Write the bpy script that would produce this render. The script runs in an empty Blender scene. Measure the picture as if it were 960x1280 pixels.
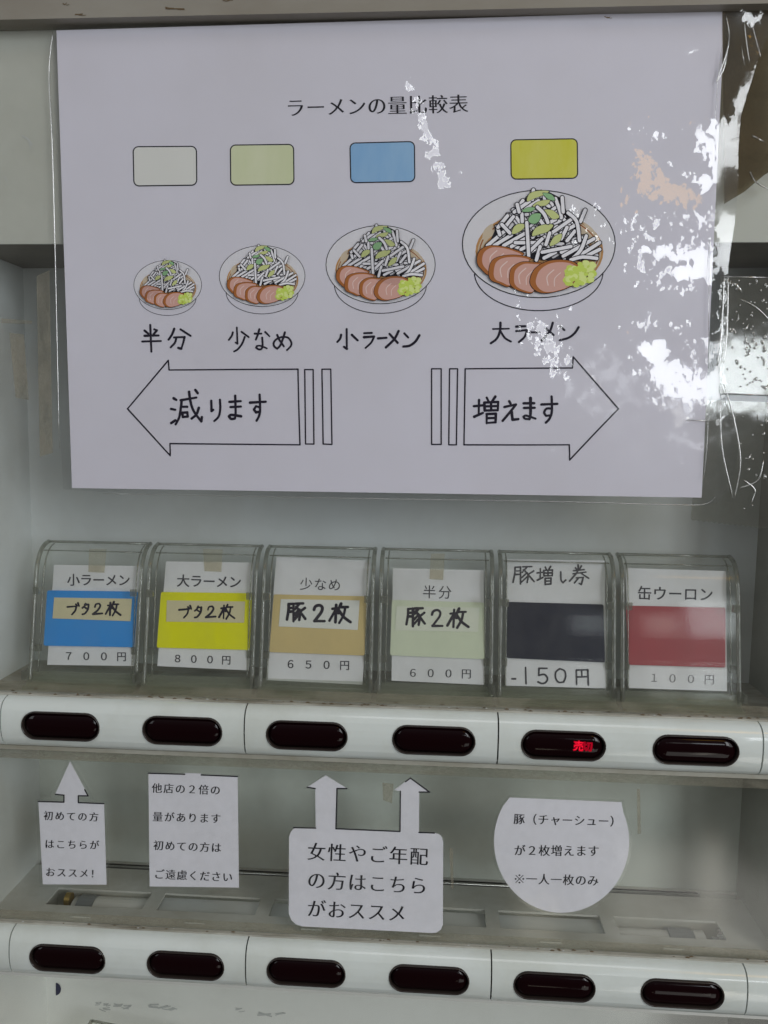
import bpy, bmesh, math, random
import numpy as np
from mathutils import Matrix, Vector
random.seed(7); rng = np.random.default_rng(7)
S = bpy.context.scene
COL = S.collection

# ------------------------------------------------------------------ camera
CAM = np.array([0.254294, -0.513868, 0.205414])
YAW, PITCH, ROLL, FPX = -0.0650094, -0.1025461, 0.0128790, 992.7788
def axes(a, b, c):
    ca, sa, cb, sb, cc, sc = math.cos(a), math.sin(a), math.cos(b), math.sin(b), math.cos(c), math.sin(c)
    f = np.array([sa*cb, ca*cb, sb]); r = np.array([ca, -sa, 0.0]); u = np.cross(r, f)
    return r*cc+u*sc, -r*sc+u*cc, f
RT, UP, FW = axes(YAW, PITCH, ROLL)
cd = bpy.data.cameras.new('camera'); cam = bpy.data.objects.new('camera', cd); COL.objects.link(cam)
M = Matrix.Identity(4)
for i in range(3):
    M[i][0], M[i][1], M[i][2], M[i][3] = RT[i], UP[i], -FW[i], CAM[i]
cam.matrix_world = M
cd.sensor_fit = 'HORIZONTAL'; cd.sensor_width = 36; cd.lens = FPX/960*36; cd.clip_start = .01; cd.clip_end = 50
S.camera = cam

# ------------------------------------------------------------------ light
w = bpy.data.worlds.new('World'); S.world = w; w.use_nodes = True
nt = w.node_tree; bg = nt.nodes['Background']
tc = nt.nodes.new('ShaderNodeTexCoord'); sx = nt.nodes.new('ShaderNodeSeparateXYZ'); rp = nt.nodes.new('ShaderNodeValToRGB')
mr = nt.nodes.new('ShaderNodeMapRange'); mr.inputs[1].default_value = -1; mr.inputs[2].default_value = 1
nt.links.new(tc.outputs['Generated'], sx.inputs[0]); nt.links.new(sx.outputs[2], mr.inputs[0]); nt.links.new(mr.outputs[0], rp.inputs[0])
e = rp.color_ramp.elements
e[0].position = .30; e[0].color = (.22, .21, .195, 1); e[1].position = .80; e[1].color = (.95, .97, 1.0, 1)
m_ = rp.color_ramp.elements.new(.52); m_.color = (.40, .41, .43, 1)
nt.links.new(rp.outputs[0], bg.inputs[0]); bg.inputs[1].default_value = .27

def area(name, loc, target, sx_, sy_, radiance, color):
    l = bpy.data.lights.new(name, 'AREA'); l.shape = 'RECTANGLE'; l.size = sx_; l.size_y = sy_
    l.energy = radiance*math.pi*sx_*sy_; l.color = color
    o = bpy.data.objects.new(name, l); COL.objects.link(o); o.location = loc
    d = Vector(target)-Vector(loc); o.rotation_euler = d.to_track_quat('-Z', 'Y').to_euler()
    return o
# daylight through the open doorway on the right behind the photographer, and what is seen through it
area('doorway_daylight', (1.95, -2.2, .80), (.3, 0, .2), .60, 1.3, 11.0, (.93, .97, 1.0))
area('warm_shop_front', (1.75, -2.1, 2.30), (.3, 0, .2), .9, .55, 3.2, (1.0, .50, .0))
area('overhead_daylight', (.55, -1.5, 2.6), (.25, 0, .1), 1.4, .8, 2.2, (.95, .98, 1.0))

area('right_side_fill', (3.0, -1.9, .70), (.3, 0, .15), 1.8, 1.6, 3.3, (.95, .98, 1.0))  # added fill from the right to brighten the recessed compartments
area('left_side_fill', (-2.4, -1.9, 1.0), (.2, 0, .15), 1.6, 1.2, 3.0, (.93, .97, 1.0))  # added fill from the left for the recesses; no window stands there
area('low_fill', (1.7, -2.4, -1.9), (.25, .05, -.15), 1.5, .7, 1.8, (1.0, .98, .93))  # added low lamp, placed so mainly the right-hand buttons show streaks
# bright bits of the street seen mirrored in the case fronts and in the lower window
area('small_window', (.81, -2.26, .33), (.363, .036, .065), .12, .10, 3.6, (.90, .95, 1.0))
area('small_window', (1.06, -2.26, .34), (.41, .036, .065), .11, .12, 4.2, (.95, .95, .90))
area('small_window', (1.27, -2.26, .40), (.453, .035, .076), .22, .24, 9.0, (.88, .94, 1.0))
area('sunlit_pavement', (1.29, -2.29, -1.40), (.447, .0125, -.0935), .065, .26, 4.5, (1.0, .95, .82))
area('sunlit_pavement', (.66, -2.29, -1.63), (.33, .0125, -.136), .15, .09, 3.2, (1.0, .90, .70))
S.view_settings.view_transform = 'Standard'; S.view_settings.look = 'None'
S.view_settings.exposure = -0.26; S.view_settings.gamma = 1
try: S.view_settings.use_curve_mapping = False
except Exception: pass
S.cycles.use_denoising = True; S.cycles.transparent_max_bounces = 32; S.cycles.max_bounces = 10
S.cycles.sample_clamp_indirect = 6

# ------------------------------------------------------------------ measured planes of the machine
def ray(px, py): return FW+(px-480)/FPX*RT-(py-640)/FPX*UP
class Plane:
    """a flat sheet of the machine; at(x, y, off) = the point of the sheet measured in the photo, off = metres proud of it"""
    def __init__(s, p0, n):
        s.p0 = np.array(p0, float); n = np.array(n, float); s.n = n/np.linalg.norm(n)
        if s.n[1] > 0: s.n = -s.n            # towards the viewer
    def at(s, px, py, off=0.0):
        d = ray(px, py); t = ((s.p0-CAM)@s.n)/(d@s.n)
        return CAM+d*t+s.n*off
GLASS_Y = .0125
POSTER = Plane((0, .0105, 0), (0, -1, 0))
NOTICE = Plane((0, .0112, 0), (0, -1, 0))
CARD = Plane((0, .040, .035), (0, -1, .257))

# ------------------------------------------------------------------ materials
def mat(name, col, rough=.5, spec=.5, noise=0, nscale=20, col2=None, bump=0, bscale=200, emit=0, metal=0, lo=.35, hi=.7, stretch=None, coat=0):
    m = bpy.data.materials.new(name); m.use_nodes = True; t = m.node_tree; b = t.nodes['Principled BSDF']
    b.inputs['Base Color'].default_value = (*col, 1); b.inputs['Roughness'].default_value = rough
    b.inputs['Specular IOR Level'].default_value = spec; b.inputs['Metallic'].default_value = metal
    b.inputs['Coat Weight'].default_value = coat; b.inputs['Coat Roughness'].default_value = .08
    if emit: b.inputs['Emission Color'].default_value = (*col, 1); b.inputs['Emission Strength'].default_value = emit
    co = t.nodes.new('ShaderNodeTexCoord'); src = co.outputs['Object']
    if stretch:
        mp = t.nodes.new('ShaderNodeMapping'); mp.inputs['Scale'].default_value = stretch; t.links.new(src, mp.inputs[0]); src = mp.outputs[0]
    if col2 is not None:
        n = t.nodes.new('ShaderNodeTexNoise'); n.inputs['Scale'].default_value = nscale; n.inputs['Detail'].default_value = 6
        n.inputs['Roughness'].default_value = .65
        r = t.nodes.new('ShaderNodeMapRange'); r.inputs[1].default_value = lo; r.inputs[2].default_value = hi
        r.inputs[3].default_value = 0; r.inputs[4].default_value = noise or 1
        x = t.nodes.new('ShaderNodeMix'); x.data_type = 'RGBA'
        x.inputs[6].default_value = (*col, 1); x.inputs[7].default_value = (*col2, 1)
        t.links.new(src, n.inputs['Vector']); t.links.new(n.outputs[0], r.inputs[0]); t.links.new(r.outputs[0], x.inputs[0])
        t.links.new(x.outputs[2], b.inputs['Base Color'])
    if bump:
        n2 = t.nodes.new('ShaderNodeTexNoise'); n2.inputs['Scale'].default_value = bscale; n2.inputs['Detail'].default_value = 3
        bp = t.nodes.new('ShaderNodeBump'); bp.inputs['Strength'].default_value = bump; bp.inputs['Distance'].default_value = .0005
        t.links.new(src, n2.inputs['Vector']); t.links.new(n2.outputs[0], bp.inputs['Height']); t.links.new(bp.outputs[0], b.inputs['Normal'])
    return m

def clear(name, tint=(.97, .98, .97), gloss=.06, rough=.04, haze=.03, hazecol=(.5, .5, .46), hscale=12, hlo=.45, hhi=.8, hmax=.12, bump=0, bscale=60, stretch=None):
    """clear plastic: see-through, a gloss, and a thin film of dust / scratches"""
    m = bpy.data.materials.new(name); m.use_nodes = True; t = m.node_tree; t.nodes.clear()
    N = t.nodes.new; L = t.links.new
    out = N('ShaderNodeOutputMaterial'); tr = N('ShaderNodeBsdfTransparent'); tr.inputs[0].default_value = (*tint, 1)
    gl = N('ShaderNodeBsdfGlossy'); gl.inputs['Roughness'].default_value = rough; gl.inputs[0].default_value = (1, 1, 1, 1)
    df = N('ShaderNodeBsdfDiffuse'); df.inputs[0].default_value = (*hazecol, 1)
    lw = N('ShaderNodeLayerWeight'); lw.inputs[0].default_value = .5
    pw = N('ShaderNodeMath'); pw.operation = 'POWER'; pw.inputs[1].default_value = 4.5; L(lw.outputs['Facing'], pw.inputs[0])
    ml = N('ShaderNodeMath'); ml.operation = 'MULTIPLY_ADD'; ml.inputs[1].default_value = .75; ml.inputs[2].default_value = gloss
    ml.use_clamp = True
    L(pw.outputs[0], ml.inputs[0])
    co = N('ShaderNodeTexCoord'); src = co.outputs['Object']
    if stretch:
        mp = N('ShaderNodeMapping'); mp.inputs['Scale'].default_value = stretch; L(src, mp.inputs[0]); src = mp.outputs[0]
    no = N('ShaderNodeTexNoise'); no.inputs['Scale'].default_value = hscale; no.inputs['Detail'].default_value = 8; no.inputs['Roughness'].default_value = .7
    L(src, no.inputs['Vector'])
    mr = N('ShaderNodeMapRange'); mr.inputs[1].default_value = hlo; mr.inputs[2].default_value = hhi; mr.inputs[3].default_value = haze; mr.inputs[4].default_value = hmax
    L(no.outputs[0], mr.inputs[0])
    a = N('ShaderNodeMixShader'); b = N('ShaderNodeMixShader')
    L(mr.outputs[0], a.inputs[0]); L(tr.outputs[0], a.inputs[1]); L(df.outputs[0], a.inputs[2])
    L(ml.outputs[0], b.inputs[0]); L(a.outputs[0], b.inputs[1]); L(gl.outputs[0], b.inputs[2]); L(b.outputs[0], out.inputs[0])
    if bump:
        n2 = N('ShaderNodeTexNoise'); n2.inputs['Scale'].default_value = bscale; n2.inputs['Detail'].default_value = 2
        bp = N('ShaderNodeBump'); bp.inputs['Strength'].default_value = bump; bp.inputs['Distance'].default_value = .001
        L(src, n2.inputs['Vector']); L(n2.outputs[0], bp.inputs['Height']); L(bp.outputs[0], gl.inputs['Normal'])
    return m

PAPER = mat('white_paper', (.80, .785, .85), .62, .3, .6, 7, (.735, .725, .775), bump=.10, bscale=300)
PAPER_CARD = mat('card_paper', (.80, .795, .84), .7, .3, .5, 30, (.62, .62, .63))
POSTER_PAPER = mat('poster_paper', (.77, .755, .84), .62, .3, .8, 5, (.69, .67, .725), bump=.10, bscale=300)
INK = mat('black_print', (.012, .010, .018), .6, .12)
MARKER = mat('marker_ink', (.012, .008, .022), .55, .15)
GREYINK = mat('grey_print', (.042, .038, .052), .5, .3)
FAINT = mat('faded_print', (.22, .21, .23), .6, .2)
ENAMEL = mat('white_enamel', (.70, .745, .715), .17, .5, .8, 11, (.53, .55, .48), bump=.05, bscale=120, coat=.5, lo=.45, hi=.8)
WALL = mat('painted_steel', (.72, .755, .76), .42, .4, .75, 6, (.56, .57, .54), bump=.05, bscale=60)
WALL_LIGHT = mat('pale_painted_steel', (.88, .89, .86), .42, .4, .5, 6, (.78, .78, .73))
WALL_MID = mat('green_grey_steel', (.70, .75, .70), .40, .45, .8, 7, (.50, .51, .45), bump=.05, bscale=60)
WALL_RIGHT = mat('shaded_grey_steel', (.36, .37, .34), .42, .4, .9, 7, (.22, .215, .18), bump=.05, bscale=60)  # wall paint darkened: shade of the right wall put into its colour
WALL_DIM = mat('painted_steel_dark', (.52, .54, .50), .42, .4, .9, 7, (.33, .32, .265), bump=.05, bscale=60)  # darker version of the wall paint for right housing and wells
SHELF = mat('grey_shelf', (.60, .61, .585), .5, .35, .9, 16, (.40, .385, .33), bump=.08, bscale=120)
DUST = mat('dusty_ledge', (.50, .495, .44), .8, .2, 1, 45, (.22, .20, .155), bump=.5, bscale=260, stretch=(.4, 1, 1))
PANEL = mat('pale_panel', (.56, .565, .515), .5, .3, .7, 9, (.45, .45, .40))
HEADER = mat('header_paint', (.30, .28, .24), .5, .4, .8, 14, (.21, .18, .14), bump=.1, bscale=80, stretch=(.4, 1, 1))
CEIL = mat('shaded_ceiling', (.20, .18, .145), .6, .3, .8, 12, (.10, .09, .07))  # shade at the compartment top put into a dark brown colour
DARK = mat('dark_gap', (.02, .02, .02), .7, .2)
BEZEL = mat('black_bezel', (.030, .023, .020), .22, .45)
LENS = mat('dark_red_lens', (.0065, .0008, .0016), .08, .22)
LEDRED = mat('red_led', (1.0, .01, .04), .5, 0, emit=.85)
LEDFAINT = mat('faint_red_led', (.5, .004, .02), .5, 0, emit=.09)
LEDDIM = mat('dim_red_led', (.5, .004, .02), .5, 0, emit=.22)
WHITEP = mat('white_plastic', (.62, .62, .58), .35, .4, .4, 30, (.5, .49, .45))
LIP = mat('grimy_lip', (.46, .455, .40), .5, .3, 1, 50, (.30, .28, .22), stretch=(.4, 1, 1))
GREYP = mat('grey_plastic', (.20, .21, .21), .35, .5)
BRASS = mat('brass', (.35, .24, .07), .35, .5, metal=.8)
STEEL = mat('thin_steel', (.45, .45, .43), .3, .5, metal=.9)
NAVYDOT = mat('navy_dot', (.01, .012, .06), .4, .4)
STAIN = mat('brown_stain', (.13, .09, .05), .8, .2)
MARK = mat('grey_scuff', (.54, .55, .54), .7, .2)
ACRYLIC = clear('window_acrylic', (.985, .99, .985), .030, .03, .008, (.46, .45, .40), 7, .42, .72, .05)
ACRYLIC_LOW = clear('lower_window_acrylic', (.98, .985, .975), .030, .11, .008, (.42, .40, .34), 9, .45, .8, .06)
CASE = clear('case_plastic', (.984, .988, .978), .017, .08, .003, (.50, .51, .49), 55, .45, .75, .030, stretch=(1, 1, .25))
CASEEDGE = clear('case_edge_plastic', (.74, .745, .70), .06, .12, .14, (.34, .345, .315), 25, .3, .8, .30)
CASEBASE = clear('case_base_plastic', (.94, .955, .92), .05, .12, .08, (.40, .41, .34), 60, .3, .7, .28, stretch=(.3, 1, 1))
FILM = clear('laminate_film', (.995, .995, .995), .028, .06, .015, (.6, .6, .6), 30, .5, .8, .04)
TAPE = clear('clear_packing_tape', (.90, .90, .87), .06, .07, .03, (.40, .38, .33), 20, .4, .7, .10, bump=.22, bscale=45)
OLIVETAPE = clear('olive_darkening_tape', (.60, .56, .47), .06, .09, .06, (.24, .18, .10), 25, .4, .7, .25, bump=.7, bscale=40)  # invented olive tint, put in to darken the pale panel behind it
BEIGETAPE = clear('beige_tape', (.95, .93, .87), .02, .3, .07, (.58, .56, .49), 60, .3, .7, .16)
LAMI = clear('notice_laminate', (.985, .99, .985), .030, .12, .006, (.55, .56, .54), 40, .4, .7, .05, bump=.5, bscale=28)
CREASE = clear('film_crease', (.80, .80, .78), .45, .12, .14, (.65, .64, .60), 60, .3, .7, .3)

# sleeve film: clear film; 'tilt' bends only the shading normal so drawn zones mirror the lamps
def sleeve_mat():
    m = bpy.data.materials.new('sleeve_film'); m.use_nodes = True; t = m.node_tree; t.nodes.clear(); N = t.nodes.new; L = t.links.new
    out = N('ShaderNodeOutputMaterial'); tr = N('ShaderNodeBsdfTransparent'); tr.inputs[0].default_value = (.975, .975, .98, 1)
    gl = N('ShaderNodeBsdfGlossy'); gl.inputs['Roughness'].default_value = .085
    at = N('ShaderNodeAttribute'); at.attribute_name = 'tilt'; mk = N('ShaderNodeAttribute'); mk.attribute_name = 'glare_mask'
    ge = N('ShaderNodeNewGeometry'); co = N('ShaderNodeTexCoord')
    mp = N('ShaderNodeMapping'); mp.inputs['Rotation'].default_value = (0, math.radians(35), 0); mp.inputs['Scale'].default_value = (1.0, 1, .70)
    L(co.outputs['Object'], mp.inputs[0])
    no = N('ShaderNodeTexNoise'); no.inputs['Scale'].default_value = 260; no.inputs['Detail'].default_value = 3; no.inputs['Roughness'].default_value = .6
    L(mp.outputs[0], no.inputs['Vector'])
    nr = N('ShaderNodeMapRange'); nr.inputs[1].default_value = .33; nr.inputs[2].default_value = .67; nr.inputs[3].default_value = .05; nr.inputs[4].default_value = .95; L(no.outputs[0], nr.inputs[0])
    sb = N('ShaderNodeMath'); sb.operation = 'SUBTRACT'; L(mk.outputs['Fac'], sb.inputs[0]); L(nr.outputs[0], sb.inputs[1])
    st = N('ShaderNodeMath'); st.operation = 'MULTIPLY'; st.use_clamp = True; st.inputs[1].default_value = 2.6; L(sb.outputs[0], st.inputs[0])
    vs = N('ShaderNodeVectorMath'); vs.operation = 'SCALE'; L(at.outputs['Vector'], vs.inputs[0]); L(st.outputs[0], vs.inputs['Scale'])
    n2 = N('ShaderNodeTexNoise'); n2.inputs['Scale'].default_value = 90; n2.inputs['Detail'].default_value = 2; L(co.outputs['Object'], n2.inputs['Vector'])
    v0 = N('ShaderNodeVectorMath'); v0.operation = 'SUBTRACT'; L(n2.outputs['Color'], v0.inputs[0]); v0.inputs[1].default_value = (.5, .5, .5)
    v1 = N('ShaderNodeVectorMath'); v1.operation = 'SCALE'; L(v0.outputs[0], v1.inputs[0]); v1.inputs['Scale'].default_value = .10
    v2 = N('ShaderNodeVectorMath'); v2.operation = 'ADD'; L(vs.outputs[0], v2.inputs[0]); L(v1.outputs[0], v2.inputs[1])
    v3 = N('ShaderNodeVectorMath'); v3.operation = 'ADD'; L(ge.outputs['Normal'], v3.inputs[0]); L(v2.outputs[0], v3.inputs[1])
    v4 = N('ShaderNodeVectorMath'); v4.operation = 'NORMALIZE'; L(v3.outputs[0], v4.inputs[0]); L(v4.outputs[0], gl.inputs['Normal'])
    mx = N('ShaderNodeMixShader'); mx.inputs[0].default_value = .062
    L(tr.outputs[0], mx.inputs[1]); L(gl.outputs[0], mx.inputs[2])
    g2 = N('ShaderNodeBsdfGlossy'); g2.inputs['Roughness'].default_value = .20; L(v4.outputs[0], g2.inputs['Normal'])
    m2 = N('ShaderNodeMixShader'); m2.inputs[0].default_value = .028; L(mx.outputs[0], m2.inputs[1]); L(g2.outputs[0], m2.inputs[2]); L(m2.outputs[0], out.inputs[0])
    return m
SLEEVE = sleeve_mat()

# ------------------------------------------------------------------ builders
def link(name, me, parent=None):
    o = bpy.data.objects.new(name, me); COL.objects.link(o)
    if parent is not None: o.parent = parent
    return o
def pyd(name, V, F, m, parent=None, smooth=False, midx=None, origin=None):
    me = bpy.data.meshes.new(name); V = np.array(V, float)
    if origin is not None: V = V-np.array(origin)
    me.from_pydata(V.tolist(), [], F)
    for q in (m if isinstance(m, (list, tuple)) else [m]): me.materials.append(q)
    if midx is not None: me.polygons.foreach_set('material_index', midx)
    if smooth: me.polygons.foreach_set('use_smooth', [True]*len(me.polygons))
    me.update()
    o = link(name, me, parent)
    if origin is not None: o.location = origin
    return o
def finish(name, bm, m, parent=None, bevel=0, smooth=False):
    if bevel:
        bmesh.ops.bevel(bm, geom=[e for e in bm.edges if len(e.link_faces) == 2 and e.calc_face_angle(0) > .5], offset=bevel, segments=2, profile=.5, affect='EDGES')
    bmesh.ops.recalc_face_normals(bm, faces=bm.faces)
    me = bpy.data.meshes.new(name); bm.to_mesh(me); bm.free(); me.materials.append(m)
    if smooth: me.polygons.foreach_set('use_smooth', [True]*len(me.polygons))
    return link(name, me, parent)
def bx(bm, a, b):
    a, b = [min(p, q) for p, q in zip(a, b)], [max(p, q) for p, q in zip(a, b)]
    v = [bm.verts.new((x, y, z)) for x in (a[0], b[0]) for y in (a[1], b[1]) for z in (a[2], b[2])]
    for f in ((0, 1, 3, 2), (4, 6, 7, 5), (0, 4, 5, 1), (2, 3, 7, 6), (0, 2, 6, 4), (1, 5, 7, 3)): bm.faces.new([v[i] for i in f])
def box(name, a, b, m, parent=None, bevel=0):
    bm = bmesh.new(); bx(bm, a, b); return finish(name, bm, m, parent, bevel)
def empty(name, loc=(0, 0, 0)):
    o = bpy.data.objects.new(name, None); o.empty_display_size = .01; COL.objects.link(o); o.location = loc; return o
def tag(o, label, cat=None, group=None):
    o['label'] = label
    if cat: o['category'] = cat
    if group: o['group'] = group
    return o
def adopt(root):
    """children were modelled in world space: keep them where they are under a moved root"""
    for c in list(root.children): c.matrix_parent_inverse = Matrix.Translation(root.location).inverted()
def tube_geo(pts, r, n=8, rz=1.0):
    pts = [np.array(p, float) for p in pts]; V, F = [], []
    for i, p in enumerate(pts):
        d = pts[min(i+1, len(pts)-1)]-pts[max(i-1, 0)]; d /= (np.linalg.norm(d)+1e-12)
        a = np.cross(d, [0, 1, 0]) if abs(d[1]) < .9 else np.cross(d, [1, 0, 0]); a /= np.linalg.norm(a); b = np.cross(d, a)
        rr = r[i] if isinstance(r, (list, tuple)) else r
        for k in range(n):
            t = 2*math.pi*k/n; V.append(p+rr*(math.cos(t)*a+rz*math.sin(t)*b))
    for i in range(len(pts)-1):
        for k in range(n): F.append([i*n+k, i*n+(k+1) % n, (i+1)*n+(k+1) % n, (i+1)*n+k])
    F.append(list(range(n))[::-1]); F.append([(len(pts)-1)*n+k for k in range(n)])
    return V, F
def tube(name, pts, r, m, parent=None, n=8):
    V, F = tube_geo(pts, r, n); return pyd(name, V, F, m, parent, smooth=True)
def sheet(name, poly, plane, off, th, m, parent=None):
    """outline of a flat piece, given real thickness"""
    n = len(poly)
    f = [plane.at(x, y, off) for x, y in poly]; b = [plane.at(x, y, off-th) for x, y in poly]
    F = [list(range(n)), list(range(n, 2*n))[::-1]]+[[i, i+n, (i+1) % n+n, (i+1) % n] for i in range(n)]
    bm = bmesh.new(); vs = [bm.verts.new(p) for p in f+b]
    for q in F: bm.faces.new([vs[i] for i in q])
    return finish(name, bm, m, parent)
def catmull(P, k=5, closed=False):
    P = [np.array(p, float) for p in P]; n = len(P)
    if n < 3 and not closed: return P
    out = []
    for i in range(n if closed else n-1):
        g = (lambda j: P[j % n]) if closed else (lambda j: P[min(max(j, 0), n-1)])
        a, b, c, d = g(i-1), g(i), g(i+1), g(i+2)
        for q in range(k):
            t = q/k
            out.append(.5*((2*b)+(-a+c)*t+(2*a-5*b+4*c-d)*t*t+(-a+3*b-3*c+d)*t**3))
    if not closed: out.append(P[-1])
    return out
def capsule(P, w0, w1=None, n=5):
    """outline (photo units) of a round-ended stroke"""
    P = [np.array(p, float) for p in P]; w1 = w1 or w0; L, R = [], []
    N = len(P)
    for i, p in enumerate(P):
        d = P[min(i+1, N-1)]-P[max(i-1, 0)]; d = d/(np.hypot(*d)+1e-9); q = np.array([-d[1], d[0]])
        ww = (w0+(w1-w0)*i/max(N-1, 1))/2
        L.append(p+q*ww); R.append(p-q*ww)
    def cap(p, d, ww):
        a0 = math.atan2(d[1], d[0]); return [p+ww/2*np.array([math.cos(a0+t), math.sin(a0+t)]) for t in np.linspace(math.pi/2, -math.pi/2, n+2)[1:-1]]
    d1 = P[-1]-P[-2]; d0 = P[0]-P[1]
    return L+cap(P[-1], d1, w1)+R[::-1]+cap(P[0], d0, w0)
class Print:
    """flat print on a plane: polygons stacked a few microns apart"""
    def __init__(s, plane, off, f=None): s.pl, s.off, s.k, s.V, s.F, s.mi, s.f = plane, off, 0, [], [], [], f
    def poly(s, P, mi=0, same=False):
        if not same: s.k += 1
        b = len(s.V); o = s.off+s.k*3e-6
        for p in P:
            q = s.f(p) if s.f else p
            s.V.append(s.pl.at(q[0], q[1], o))
        s.F.append(list(range(b, b+len(P)))); s.mi.append(mi)
    def line(s, P, w, mi=0, w1=None): s.poly(capsule(P, w, w1), mi)
    def ring(s, P, w, mi=0):
        s.k += 1; o = s.off+s.k*3e-6; n = len(P); b = len(s.V); P = [np.array(p, float) for p in P]
        for i, p in enumerate(P):
            d = P[(i+1) % n]-P[i-1]; d = d/(np.hypot(*d)+1e-9); q = np.array([-d[1], d[0]])*w/2
            for r in (p+q, p-q):
                r = s.f(r) if s.f else r; s.V.append(s.pl.at(r[0], r[1], o))
        for i in range(n):
            j = (i+1) % n; s.F.append([b+2*i, b+2*i+1, b+2*j+1, b+2*j]); s.mi.append(mi)
    def build(s, name, mats, parent): return pyd(name, s.V, s.F, mats, parent, midx=s.mi)
def split_strokes(P):
    P = [np.array(p, float) for p in P]; out = [[P[0]]]
    for i in range(1, len(P)):
        out[-1].append(P[i])
        if i < len(P)-1:
            a = P[i]-P[i-1]; b = P[i+1]-P[i]
            c = (a@b)/(np.hypot(*a)*np.hypot(*b)+1e-9)
            if c < .45: out.append([P[i]])
    return out
def handwriting(name, glyphs, origin, scale, plane, off, width, m, parent, label=None, jit=0.0):
    pr = Print(plane, off)
    for g in glyphs:
        for stroke in g:
            for part in split_strokes(stroke):
                q = [np.array(origin)+np.array(p)/scale for p in part]
                c = catmull(q, 5) if len(q) > 2 else [q[0], (q[0]+q[1])/2, q[1]]
                w = width*1.12*random.uniform(.88, 1.1)
                pr.line(c, w*random.uniform(.92, 1.12), 0, w*random.uniform(.85, 1.05))
    o = pr.build(name, [m], parent)
    if label: o['label'] = label
    return o

# --- printed type (default font), optionally given mincho contrast: thin horizontals, full verticals
_G = {}; GL = {}
def raw_glyph(ch):
    c = bpy.data.curves.new('glyph', 'FONT'); c.body = ch; c.resolution_u = 5
    o = bpy.data.objects.new('glyph', c); COL.objects.link(o); bpy.context.view_layer.update()
    me = bpy.data.meshes.new_from_object(o.evaluated_get(bpy.context.evaluated_depsgraph_get()))
    V = np.array([v.co[:2] for v in me.vertices]) if len(me.vertices) else np.zeros((0, 2)); F = [list(p.vertices) for p in me.polygons]
    bpy.data.objects.remove(o); bpy.data.curves.remove(c); bpy.data.meshes.remove(me)
    return V, F
_a = raw_glyph('国'); _b = raw_glyph('国国')
ADV = _b[0][:, 0].max()-_a[0][:, 0].max(); GCY = (_a[0][:, 1].max()+_a[0][:, 1].min())/2; GCX = (_a[0][:, 0].max()+_a[0][:, 0].min())/2
def glyph(ch, style):
    k = (ch, style)
    if k in _G: return _G[k]
    V, F = raw_glyph(ch)
    if len(V):
        E = {}
        for f in F:
            for i in range(len(f)):
                a, b = f[i], f[(i+1) % len(f)]; E.setdefault((min(a, b), max(a, b)), []).append((a, b, f))
        N = np.zeros_like(V)
        for key, l in E.items():
            if len(l) == 1:
                a, b, f = l[0]; d = V[b]-V[a]; n = np.array([d[1], -d[0]]); c = V[f].mean(0)
                if n@(c-(V[a]+V[b])/2) > 0: n = -n
                L = np.hypot(*n)+1e-12; N[a] += n/L; N[b] += n/L
        L = np.hypot(N[:, 0], N[:, 1]); L[L < .3] = .3; N = N/L[:, None]
        ax, ay = GL[style] if style in GL else {'mincho': (.011, -.013), 'mincho_b': (.014, -.004), 'mincho_s': (.021, -.002), 'mincho_h': (.016, -.010), 'gothic': (.018, .012), 'thin': (-.01, -.012), 'plain': (0, 0)}[style]
        V = V+N*np.array([ax, ay])
        V = V-np.array([ADV/2 if ch not in '2' else V[:, 0].mean(), GCY])
        if ch in '0123456789': V[:, 0] -= (V[:, 0].max()+V[:, 0].min())/2; V[:, 1] -= (V[:, 1].max()+V[:, 1].min())/2
    _G[k] = (V, F); return _G[k]
def text(name, s, p0, p1, h, plane, off, style, m, parent, xs=1.0, drop=()):
    """one printed line: p0 = middle left, p1 = middle right of the line, h = height of a character"""
    p0 = np.array(p0, float); p1 = np.array(p1, float); n = len(s); L = np.hypot(*(p1-p0)); u = (p1-p0)/L; v = np.array([u[1], -u[0]])
    VV, FF = [], []
    for i, ch in enumerate(s):
        V, F = glyph(ch, style)
        if not len(V): continue
        c = p0+u*L*(i+.5)/n; b = len(VV); hh = h*(.98 if ch not in '0123456789' else .95)
        for a in V:
            q = c+u*a[0]*hh*xs+v*a[1]*hh; VV.append(plane.at(q[0], q[1], off))
        FF += [[b+j for j in f] for f in F]
    return pyd(name, VV, FF, m, parent)

P_ = 0.0853641; H_ = 0.1705509
XL, XR, YB = -.0680, .4970, .0970
# ================================================================== THE MACHINE
mach = empty('ticket_machine', (0, 0, 0))
tag(mach, 'old white ticket vending machine front with recessed windows and two rails of dark buttons', 'vending machine')
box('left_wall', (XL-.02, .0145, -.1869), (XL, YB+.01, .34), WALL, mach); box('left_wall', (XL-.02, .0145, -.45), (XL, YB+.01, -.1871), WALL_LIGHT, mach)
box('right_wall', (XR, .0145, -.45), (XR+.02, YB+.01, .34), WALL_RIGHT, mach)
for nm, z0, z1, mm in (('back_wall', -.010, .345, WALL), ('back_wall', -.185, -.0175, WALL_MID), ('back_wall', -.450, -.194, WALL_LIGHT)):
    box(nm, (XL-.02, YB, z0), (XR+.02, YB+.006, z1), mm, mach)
box('compartment_ceiling', (XL, .0190, .3266), (XR, YB, .3300), CEIL, mach)
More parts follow.
